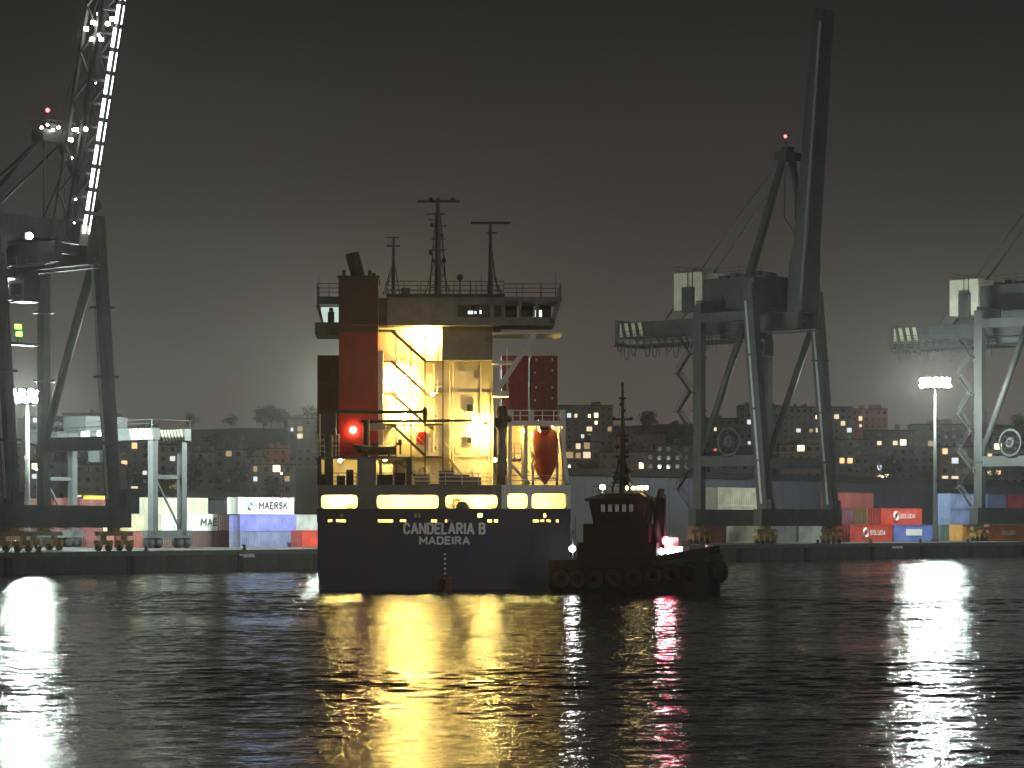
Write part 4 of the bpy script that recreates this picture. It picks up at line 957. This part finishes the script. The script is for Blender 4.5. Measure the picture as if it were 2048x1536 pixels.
for z0, z1 in ((408,585),):
    for dx in (-9, 9):
        m.bar(sp_(876+dx*1.9, 588, DM), sp_(876+dx*.55, 430, DM), .11)
    for k in range(6):
        py = 575-k*25; w_ = 17-k*2.2; m.bar(sp_(876-w_,py,DM), sp_(876+w_,py,DM), .07); m.bar(sp_(876-w_,py,DM), sp_(876+w_-2.2,py-25,DM), .05)
m.build('lattice', M['dark'], mm)
for px, py, r in ((862,400,.22), (905,400,.2), (884,470,.16), (864,450,.18), (888,520,.2), (862,505,.2), (866,520,.15)): MB().ball(sp_(px,py,DM), r, r, r*1.2).build('mast_fitting', M['black'], mm)
mast(981, 444, [(446,942,1020,.2), (466,972,994,.1)], .24, 'radar_mast', [(1000,510), (996,480), (1005,540)])
mast(787, 474, [(475,770,798,.08), (492,774,800,.14)], .2, 'signal_mast', [(766,520), (770,530), (800,515)])
m = MB(); m.tube((sx_(920,DM), DM, zr), sp_(920,560,DM), .07, n=6); o = m.build('aerial_post', M['dark'], ship); MB().ball(sp_(920,555,DM), .3, .3, .3, 12, 8).build('satellite_dome', M['dark'], o)
for px, pt in ((806,577),(940,560),(952,566),(962,560),(850,574),(898,572),(660,565),(640,560),(1080,562),(1110,545),(1032,570),(962,552),(836,570)):
    b0 = zr if 775 < px < 1008 else (sz_(593,DBr) if px > 1000 else wz1); MB().tube((sx_(px,DM), DM-1.5, b0), Vector((sx_(px,DM), DM-1.5, sz_(pt,DM))), .05, .02, n=5).build('aerial', M['dark'], ship)
MB().box(sx_(802,DBr), sx_(820,DBr), DBr+.3, DBr+1.2, zr, zr+.55).build('signal_locker', M['deckgrey'], ship)

# port side: casing column, platforms, recess
zA = sz_(914, 1)
MB().box(sx_(638,.3), sx_(823,.3), .3, DF+6, zA-.14, zA).build('boat_deck', M['deckgrey'], ship)
MB().box(sx_(715,.5), sx_(752,.5), .2, 2.2, zm, zA-.14).build('davit_casing', M['shipgrey'], ship)
for px, w_ in ((818, .45), (660, .55), (640, .25)): x = sx_(px, .5); MB().box(x-w_/2, x+w_/2, .3, .9, zd, zA-.14).build('deck_pillar', M['dark'], ship)
MB().box(sx_(638,6), sx_(758,6), 5.6, 5.75, zd, zA-.14).build('port_bulkhead', M['cream'], ship)
for px, w_, h_ in ((690,.8,1.9), (775,.9,1.9)): x = sx_(px, 5.5); MB().box(x-w_/2, x+w_/2, 5.5, 5.6, zd+.05, zd+h_).build('door', M['shipwhite'], ship)
for px, w_, h_ in ((650,1.0,.9), (682,.7,.8), (700,.6,1.3), (770,1.3,.9), (800,.9,1.0), (845,1.3,.9), (905,1.4,.8), (920,1.6,.9), (948,1.2,.7)):
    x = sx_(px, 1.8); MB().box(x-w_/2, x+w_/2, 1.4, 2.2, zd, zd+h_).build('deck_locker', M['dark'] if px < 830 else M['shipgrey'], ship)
x = sx_(893, 1); MB().box(sx_(878,1), sx_(908,1), .6, 1.8, zd, sz_(942,1)).build('deck_cabin', M['shipgrey'], ship)
rail([(sx_(640,.3), .35, zA), (sx_(712,.3), .35, zA)], m_='dark'); rail([(sx_(825,.3), .3, zd), (sx_(990,.3), .3, zd)], m_='shipwhite', h=1.0)
rail([(sx_(640,.3), .3, zd), (sx_(713,.3), .3, zd)], m_='dark', h=1.0); rail([(sx_(754,.3), .3, zd), (sx_(822,.3), .3, zd)], m_='dark', h=1.0)
# upper port platform beside the containers
zB = sz_(825, 4); MB().box(sx_(636,4), sx_(678,4), 4, 12, zB-.12, zB).build('upper_platform', M['dark'], ship)
for px in (640, 656, 672): MB().bar(sp_(px,825,4.2), sp_(px,912,4.2), .14).build('platform_post', M['cream'], ship)
rail([(sx_(636,4), 4, zA), (sx_(678,4), 4, zA)], m_='cream', h=2.0, n=4)
MB().box(sx_(730,DF-.7), sx_(772,DF-.7), DF-.9, DF, sz_(860,DF), sz_(848,DF)).build('awning', M['shipwhite'], ship)

# stores crane (port) and boat davit: dark jibs across the stern
m = MB(); xq = sx_(658,1.2); m.tube((xq,1.2,zd), (xq,1.2,sz_(832,1.2)), .38, .36, n=12); m.box(xq-.6, xq+.6, .7, 1.8, sz_(870,1.2), sz_(826,1.2)); k_ = m.build('stores_crane_post', M['dark'], ship)
m = MB(); m.bar(sp_(648,824,1.2), sp_(838,824,1.2), .3, .32, t=.8); m.ball(sp_(850,828,1.2), .24, .24, .62, 8, 6); m.tube(sp_(838,824,1.2), sp_(847,822,1.2), .16, n=6); m.build('stores_crane_jib', M['black'], k_)
m = MB(); xq = sx_(733,1.6); m.tube((xq,1.6,zA), (xq,1.6,sz_(840,1.6)), .3, .26, n=12); k_ = m.build('davit_post', M['black'], ship)
m = MB(); m.bar(sp_(722,843,1.6), sp_(940,841,1.6), .24, .26, t=.8); m.ball(sp_(941,841,1.6), .14, .14, .14); m.build('davit_jib', M['black'], k_)
# starboard crane pedestal
m = MB(); xq = sx_(1003,1.2); m.tube((xq,1.2,zd), (xq,1.2,sz_(855,1.2)), .40, .38, n=14); k_ = m.build('crane_pedestal', M['shipgrey'], ship, True)
m = MB(); m.tube((xq,1.2,sz_(855,1.2)), (xq,1.2,sz_(812,1.2)), .5, .42, n=12); m.box(xq-.6, xq+.5, .8, 1.8, sz_(852,1.2), sz_(836,1.2)); m.ball((xq+.6,1.2,sz_(838,1.2)), .3); m.build('crane_slew_head', M['black'], k_)

# starboard lifeboat station
m = MB()
for px, d_ in ((1020,2.0), (1128,2.0), (1020,9), (1128,9), (1046,6), (1052,2.2)): MB().bar(Vector((sx_(px,d_), d_, zd)), Vector((sx_(px,d_), d_, sz_(848,d_))), .3).build('lifeboat_frame_post', M['shipwhite'], ship)
MB().bar(Vector((sx_(1134,1), .6, zd)), Vector((sx_(1122,3), 3.5, sz_(850,3))), .35).build('lifeboat_frame_post', M['shipwhite'], ship)
for d_ in (2.0, 9): MB().bar(Vector((sx_(1014,d_), d_, sz_(847,d_))), Vector((sx_(1132,d_), d_, sz_(847,d_))), .38).build('lifeboat_frame_beam', M['shipwhite'], ship)
MB().box(sx_(1015,2), sx_(1131,2), 2, 14, sz_(844,2), sz_(841,2)).build('station_deck', M['shipwhite'], ship)
rail([(sx_(1018,2), 2.0, sz_(841,2)), (sx_(1130,2), 2.0, sz_(841,2))], h=.85, n=2, r=.045, m_='shipwhite', post=.9)
for px in (1022, 1063, 1126): MB().box(sx_(px,2)-.22, sx_(px,2)+.22, 1.9, 2.1, sz_(841,2), sz_(819,2)).build('railing_post', M['shipwhite'], ship)
MB().box(sx_(1014,9.4), sx_(1130,9.4), 9.4, 9.6, zd, sz_(848,9)).build('starboard_bulkhead', M['cream'], ship)
m = MB(); A_, B_ = sp_(1019,926,2.4), sp_(1060,968,2.4); m.bar(A_, B_, .18, .2); m.bar(A_+Vector((0,.9,0)), B_+Vector((0,.9,0)), .18, .2)
for k in range(1, 8): c_ = A_.lerp(B_, k/8); m.box(c_.x-.14, c_.x+.14, c_.y, c_.y+.9, c_.z-.03, c_.z+.03)
m.tube(A_+Vector((0,0,.9)), B_+Vector((0,0,.9)), .035, n=5); m.build('lifeboat_stair', M['shipwhite'], ship)
MB().box(sx_(1015,2.4), sx_(1042,2.4), 2.2, 4, sz_(922,2.4), sz_(917,2.4)).build('stair_platform', M['shipgrey'], ship)
rail([(sx_(1016,2.4), 2.3, sz_(917,2.4)), (sx_(1042,2.4), 2.3, sz_(917,2.4))], h=1.3, n=3, m_='shipwhite', post=.5)
m = MB()      # launching ramp
for px in (1066, 1114): m.bar(sp_(px,972,1.0)+Vector((0,0,.2)), sp_(px,872,6.0), .22, .3)
for k in range(4): a = .15+.25*k; m.bar(sp_(1066,972,1).lerp(sp_(1066,872,6), a), sp_(1114,972,1).lerp(sp_(1114,872,6), a), .15)
m.build('launching_ramp', M['shipwhite'], ship)
rail([(sx_(1012,.3), .3, zd), (sx_(1136,.3), .3, zd)], m_='shipwhite', h=.8, n=2)
# free-fall lifeboat: bow down and aft
A_, B_ = SM @ (sp_(1090,970,.2)), SM @ (sp_(1088,862,5.2))
ax = (B_-A_).normalized(); side = Vector((1,0,0)); side = (side - ax*side.dot(ax)).normalized(); upv = side.cross(ax)
if upv.y > 0: upv = -upv
Lb = (B_-A_).length; lb = thing('lifeboat', 'orange enclosed free-fall lifeboat hanging bow down on its ramp at the ship stern', 'lifeboat', A_)
prof = [(0,.02,.02),(.08,.28,.2),(.2,.62,.45),(.36,.95,.72),(.55,1.15,.92),(.75,1.2,1.0),(.9,1.1,.95),(1,.85,.75)]
secs = []
for s_, a_, h_ in prof:
    p = ax*Lb*s_; secs.append([p + side*a_*math.cos(k*math.pi/8)*1.04 + upv*h_*(math.sin(k*math.pi/8) if math.sin(k*math.pi/8) > 0 else .8*math.sin(k*math.pi/8)) for k in range(16)])
m = MB(); m.loft(secs); m.build('hull', M['orange'], lb, True)
p = ax*Lb*.88 + upv*.9; m = MB(); secs = []
for s_, a_ in ((-.8,.35), (0,.62), (.75,.6)): q_ = p + ax*s_; secs.append([q_ - side*a_ - upv*.4, q_ + side*a_ - upv*.4, q_ + side*a_*.8 + upv*.55, q_ - side*a_*.8 + upv*.55])
m.loft(secs); ct = m.build('conning_tower', M['orange'], lb)
q_ = p - ax*.35 + upv*.3; MB().box(q_.x-.35, q_.x+.35, q_.y-.45, q_.y-.3, q_.z-.1, q_.z+.15).build('window', M['glass'], ct)
m = MB()
for s_ in (.3, .5, .7): 
    p = ax*Lb*s_
    for sg in (-1, 1): m.tube(p + side*sg*1.12 + upv*.35 - ax*.4, p + side*sg*1.12 + upv*.35 + ax*.4, .04, n=5)
m.build('grab_line', M['lettering'], lb)
# rescue boat on the port davit casing
p0 = SM @ Vector((sx_(752,.6), .9, zA+.12)); rb = thing('rescue_boat', 'small dark inflatable rescue boat with outboard on the port boat deck', 'boat', p0, YAW)
secs = []
for x, w_, z0, z1 in ((-1.9,.25,.45,.95), (-1.6,.6,.2,.92), (-.8,.85,.05,.85), (.6,.88,.02,.85), (1.7,.85,.05,.88)):
    secs.append([(x, w_*math.cos(k*math.pi/6), (z0+z1)/2 + (z1-z0)/2*math.sin(k*math.pi/6)) for k in range(12)])
MB().loft(secs).build('inflatable_tube', M['black'], rb, True)
MB().box(-.4, .2, -.3, .3, .8, 1.05).build('seat', M['dark'], rb)
m = MB(); m.box(1.85, 2.15, -.2, .2, .85, 1.35); m.box(1.95, 2.1, -.06, .06, .1, .9); m.bar((1.7, 0, .95), (1.95, 0, .95), .2); m.build('outboard_motor', M['dark'], rb)
m = MB(); m.box(-1.2, -1.0, -.6, .6, -.13, .3); m.box(1.0, 1.2, -.6, .6, -.13, .3); m.build('cradle', M['dark'], rb)
# lifebuoys
for i, (px, py, d_, lab) in enumerate(((692,943,5.45,'orange lifebuoy on the port bulkhead beside the dark column'), (846,943,7.85,'pale lifebuoy on the lit wall below the stairs'), (914,1005,5.0,'lifebuoy inside the lit mooring deck opening'))):
    p = SM @ sp_(px, py, d_); m = MB(); m.torus((0,0,0), (0,1,0), .3, .085, 20, 8); o = m.build('lifebuoy', M['orange'] if i != 1 else M['yellow'], None, True); o.location = p; tag(o, lab, 'lifebuoy', 'lifebuoys on the ship')
# deck lamps
for px, py, d_, r in ((851,664,7.25,.33), (806,761,7.3,.33), (808,828,7.35,.25), (972,857,7.4,.25), (1103,858,6.4,.22)): ship_lamp(sp_(px,py,d_), r)
for px, py, d_ in ((706,860,DF-.5), (865,788,6.2), (776,797,6.3), (990,920,6.8), (770,919,4.5), (680,921,3.8), (1048,862,5.5)): ship_lamp(sp_(px,py,d_), .15 if px != 706 else .26, 'warmS' if px != 706 else 'warmF')
# containers on deck, five tiers forward of the house
KC = 24.0
zc = SM @ Vector((0, KC, 0)); hh = 2.59; base = sz_(822, KC) - 3*hh
MB().box(-HB+.2, HB-.2, 20, 60, zm, base-.02).build('hatch_coaming', M['deckgrey'], ship)
cc = [MAROON, (.20,.03,.025), (.26,.035,.03), (.14,.04,.03)]
for px, c1, wh in ((1004,(.34,.020,.022),'next to the superstructure'), (1063,(.24,.028,.026),'outboard of the lifeboat'), (635,(.12,.02,.018),'outboard of the funnel'), (690,(.12,.02,.018),'hidden behind the funnel')):
    x = sx_(px, KC)
    for k in range(5):
        p = SM @ Vector((x, KC, base+k*hh)); cl = c1 if k != 3 else tuple(v*.85 for v in c1)
        t = container('maroon deck container %s, %s tier' % (wh, ['lowest', 'second', 'third', 'fourth', 'topmost'][k]), cl, p, YAW+R(90), L=6.06, Hh=hh-.02, dark_bars=True, group='containers on the ship deck')
        if px == 1063 and k > 2:
            for yy, zz_ in ((.5,2.2), (2.0,2.2), (.5,1.2), (2.1,1.0)): MB().box(-.05, .02, yy-.06, yy+.06, zz_-.08, zz_+.08).build('placard', M['lettering'], t)
        # turned so that the doors face aft: local x forward, local y to port
        t.location = SM @ Vector((x+2.44, KC, base+k*hh))

# ------------------------------------------------------------------ the tug
TY = 201.0; TX = (1262-CX)/F*TY
tug = thing('harbour_tug', 'dark harbour tug with tall mast and bow fenders standing off the ship quarter', 'tug', (TX, TY, 0), R(-16))
k_ = TY/F
secs = []
for x, b, z0, zt_ in ((-6.2,2.4,-.6,1.9), (-5.4,3.0,-1.4,1.95), (-2,3.2,-1.6,2.0), (2.5,3.2,-1.6,2.3), (5,2.6,-1.4,2.7), (6.6,1.4,-1,3.0), (7.2,.4,-.6,3.1)):
    pr = [(-b*.6,z0), (-b*.95,z0+.9), (-b,zt_), (b,zt_), (b*.95,z0+.9), (b*.6,z0)]; secs.append([(x, y, z) for y, z in pr])
m = MB(); m.loft(secs); m.build('hull', M['tughull'], tug)
def loopb(zo): return [(-6.2,-2.4,1.9+zo),(-5.4,-3.0,1.95+zo),(-2,-3.2,2+zo),(2.5,-3.2,2.3+zo),(5,-2.6,2.7+zo),(6.6,-1.4,3+zo),(7.2,0,3.1+zo),(6.6,1.4,3+zo),(5,2.6,2.7+zo),(2.5,3.2,2.3+zo),(-2,3.2,2+zo),(-5.4,3,1.95+zo),(-6.2,2.4,1.9+zo)]
m = MB()
for a, b in zip(loopb(.3)[:-1], loopb(.3)[1:]): m.bar(a, b, .12, .7)
m.build('bulwark', M['tughull'], tug)
for a, b in zip(loopb(-.2)[3:9], loopb(-.2)[4:10]): MB().tube(a, b, .32, n=8).build('bow_fender', M['rubber'], tug, True)
for x, y, z in ((-5,-3.15,1.1), (-3.6,-3.3,1.1), (-2.2,-3.3,1.1), (-.6,-3.32,1.2), (1.0,-3.32,1.3), (2.5,-3.3,1.4), (4.0,-3.0,1.5), (5.4,-2.5,1.6), (6.7,-1.2,1.6), (7.4,-.3,1.5)):
    m = MB(); m.torus((x, y, z), (.0 if x < 4 else .5, 1, 0), .48, .2, 16, 8); m.build('tyre_fender', M['rubber'], tug, True)
m = MB(); m.ball((7.1, .2, 1.7), .8, 1.1, 1.0, 14, 8); m.build('bow_pudding', M['rubber'], tug, True)
m = MB(); m.tube((6.4,-.5,3.0), (6.4,-.5,3.8), .22, n=10); m.tube((6.4,.5,3.0), (6.4,.5,3.8), .22, n=10); m.bar((6.4,-.8,3.55), (6.4,.8,3.55), .25); m.build('towing_bitts', M['galv'], tug)
# deckhouse and wheelhouse
m = MB().box(-3.9, 2.6, -2.1, 2.1, 1.9, 4.0); m.build('deckhouse', M['tughouse'], tug)
m = MB().box(-3.5, 1.9, -1.85, 1.85, 4.0, 5.5); m.build('upper_deckhouse', M['tughouse'], tug)
secs = [[(x*q_, y*q_, z) for x, y in ((-2.1,-1.5),(-1.2,-1.95),(.6,-1.95),(1.5,-1.4),(1.5,1.4),(.6,1.95),(-1.2,1.95),(-2.1,1.5))] for z, q_ in ((5.5,.92),(6.3,.97),(7.3,1.05))]
m = MB(); m.loft(secs); wh = m.build('wheelhouse', M['tughouse'], tug); wh.location = (-.35, 0, 0); wh.scale = (1.25, 1.05, 1)
secs = [[(x*q_, y*q_, z) for x, y in ((-2.1,-1.5),(-1.2,-1.95),(.6,-1.95),(1.5,-1.4),(1.5,1.4),(.6,1.95),(-1.2,1.95),(-2.1,1.5))] for z, q_ in ((7.3,1.14),(7.5,1.16),(7.95,.7))]
m = MB(); m.loft(secs); m.build('wheelhouse_roof', M['tughull'], wh)
for k in range(5):
    x = -1.15+k*.46; f_ = MB().box(x-.17, x+.17, -2.03, -1.98, 6.42, 7.08).build('window', M['tughull'], wh); MB().box(x-.13, x+.13, -2.06, -2.028, 6.46, 7.04).build('pane', M['tugwin'], f_)
m = MB()
for y in (-.6, .6):
    MB().tube((2.3, y, 3.9), (2.3, y, 7.6), .36, .32, n=12).build('funnel', M['tughull'], tug, True); MB().tube((2.35, y, 7.6), (2.5, y, 8.3), .16, n=8).build('exhaust_pipe', M['black'], tug)
MB().bar((1.6, -.9, 4), (1.6, -.9, 7.9), .12).build('davit_post', M['black'], tug); MB().bar((3.0, -.9, 4), (3.0, -.9, 7.8), .12).build('davit_post', M['black'], tug)
# mast
m = MB(); X0 = -.7
m.tube((X0,0,7.8), (X0,0,12.4), .3, .2, n=8); m.tube((X0,0,12.4), (X0,0,16.9), .17, .09, n=8)
for dx in (-.9, .7): m.bar((X0+dx, 0, 7.8), (X0+dx*.2, 0, 11), .13)
ms = m.build('mast', M['black'], tug)
for z, w_, th in ((9.6,1.5,.14), (10.9,1.1,.2), (13.9,1.7,.16), (12.6,1.0,.14), (11.7,1.3,.12), (15.6,.6,.15), (8.8,1.8,.14)): MB().bar((X0-w_/2,0,z), (X0+w_/2,0,z), th).build('yard_arm', M['black'], ms)
for x, z, r in ((-.7,13.95,.16), (.75,13.95,.16), (0,16.7,.13), (0,15.6,.16), (.3,11.3,.22), (-.2,10.6,.25), (.4,8.9,.35), (-.15,12.9,.2), (.35,12.2,.2), (-.4,11.7,.18), (.1,14.6,.17), (-.1,15.1,.15), (.45,9.7,.28), (-.5,9.2,.3), (.25,10.2,.2)): MB().ball((X0+x,-.1,z), r).build('mast_fitting', M['black'], ms)
m = MB()
for dx in (-.35, .35): m.tube((X0+dx,0,13.9), (X0+dx*.4,0,15.6), .02, n=4)
m.tube((X0-.5,0,11), (X0-.5,0,12.6), .02, n=4); m.tube((X0+.5,0,11), (X0+.5,0,12.6), .02, n=4); m.tube((X0,0,14), (X0+2.8,0,8.2), .02, n=4); m.build('rigging', M['black'], ms)
m = MB()
for x in (-2.8,-2.3,-1.7,-1.2,.3,.6,.9): m.tube((x,-1.6,7.6), (x,-1.6,8.5), .03, n=4)
for z in (8.1, 8.5): m.tube((-2.8,-1.6,z), (1.0,-1.6,z), .03, n=4)
m.build('wheelhouse_railing', M['black'], tug)
MB().box(-.1, 1.0, .4, .9, 7.95, 8.55).build('search_light_case', M['dark'], tug)
for x in (-.75, -.45, .15, .5, .85, 1.2): MB().ball((x, .3, 8.4), .17).build('search_light', M['tugamber'], tug)
# tug deck lights
for x, y, z, r, mm_ in ((-4.45,-1.6,3.5,.26,'tugwhite'), (2.95,-1.95,3.3,.24,'tugwhite'), (3.6,-1.75,3.25,.24,'tugwhite'), (4.2,-1.5,3.1,.16,'tugwhite'), (3.3,-1.8,4.15,.34,'tugred')):
    l = MB().box(x-.1, x+.1, y+.1, y+.25, z-.12, z+.2).build('deck_lamp', M['dark'], tug); MB().ball((x, y, z), r).build('bulb', M[mm_], l)
m = MB(); m.bar((-4.45,-1.4,2), (-4.45,-1.4,5.0), .1); m.build('lamp_post', M['black'], tug); m = MB(); m.bar((3.3,-1.6,2), (3.3,-1.6,4.6), .1); m.build('lamp_post', M['black'], tug)
m = MB(); m.tube((4.0,-.9,3.1), (4.0,.9,3.1), .55, n=12); m.box(3.5,4.5,-1.2,-.95,2.4,3.7); m.box(3.5,4.5,.95,1.2,2.4,3.7); m.build('towing_winch', M['cranewhite'], tug)
MB().box(2.9, 4.0, -.6, .6, 2.3, 4.4).build('winch_house', M['cranewhite'], tug)

# ------------------------------------------------------------------ haze
hm_ = bpy.data.materials.new('night_haze'); hm_.use_nodes = True; t = hm_.node_tree; t.nodes.clear()
o = N(t, 'ShaderNodeOutputMaterial'); pv = N(t, 'ShaderNodeVolumePrincipled'); pv.inputs['Color'].default_value = (.86,.84,.82,1); pv.inputs['Density'].default_value = .00021; pv.inputs['Anisotropy'].default_value = .80
t.links.new(pv.outputs[0], o.inputs['Volume'])
hz_ = MB().box(-720, 720, -80, 1500, -12, 125).build('haze', hm_); tag(hz_, kind='stuff')
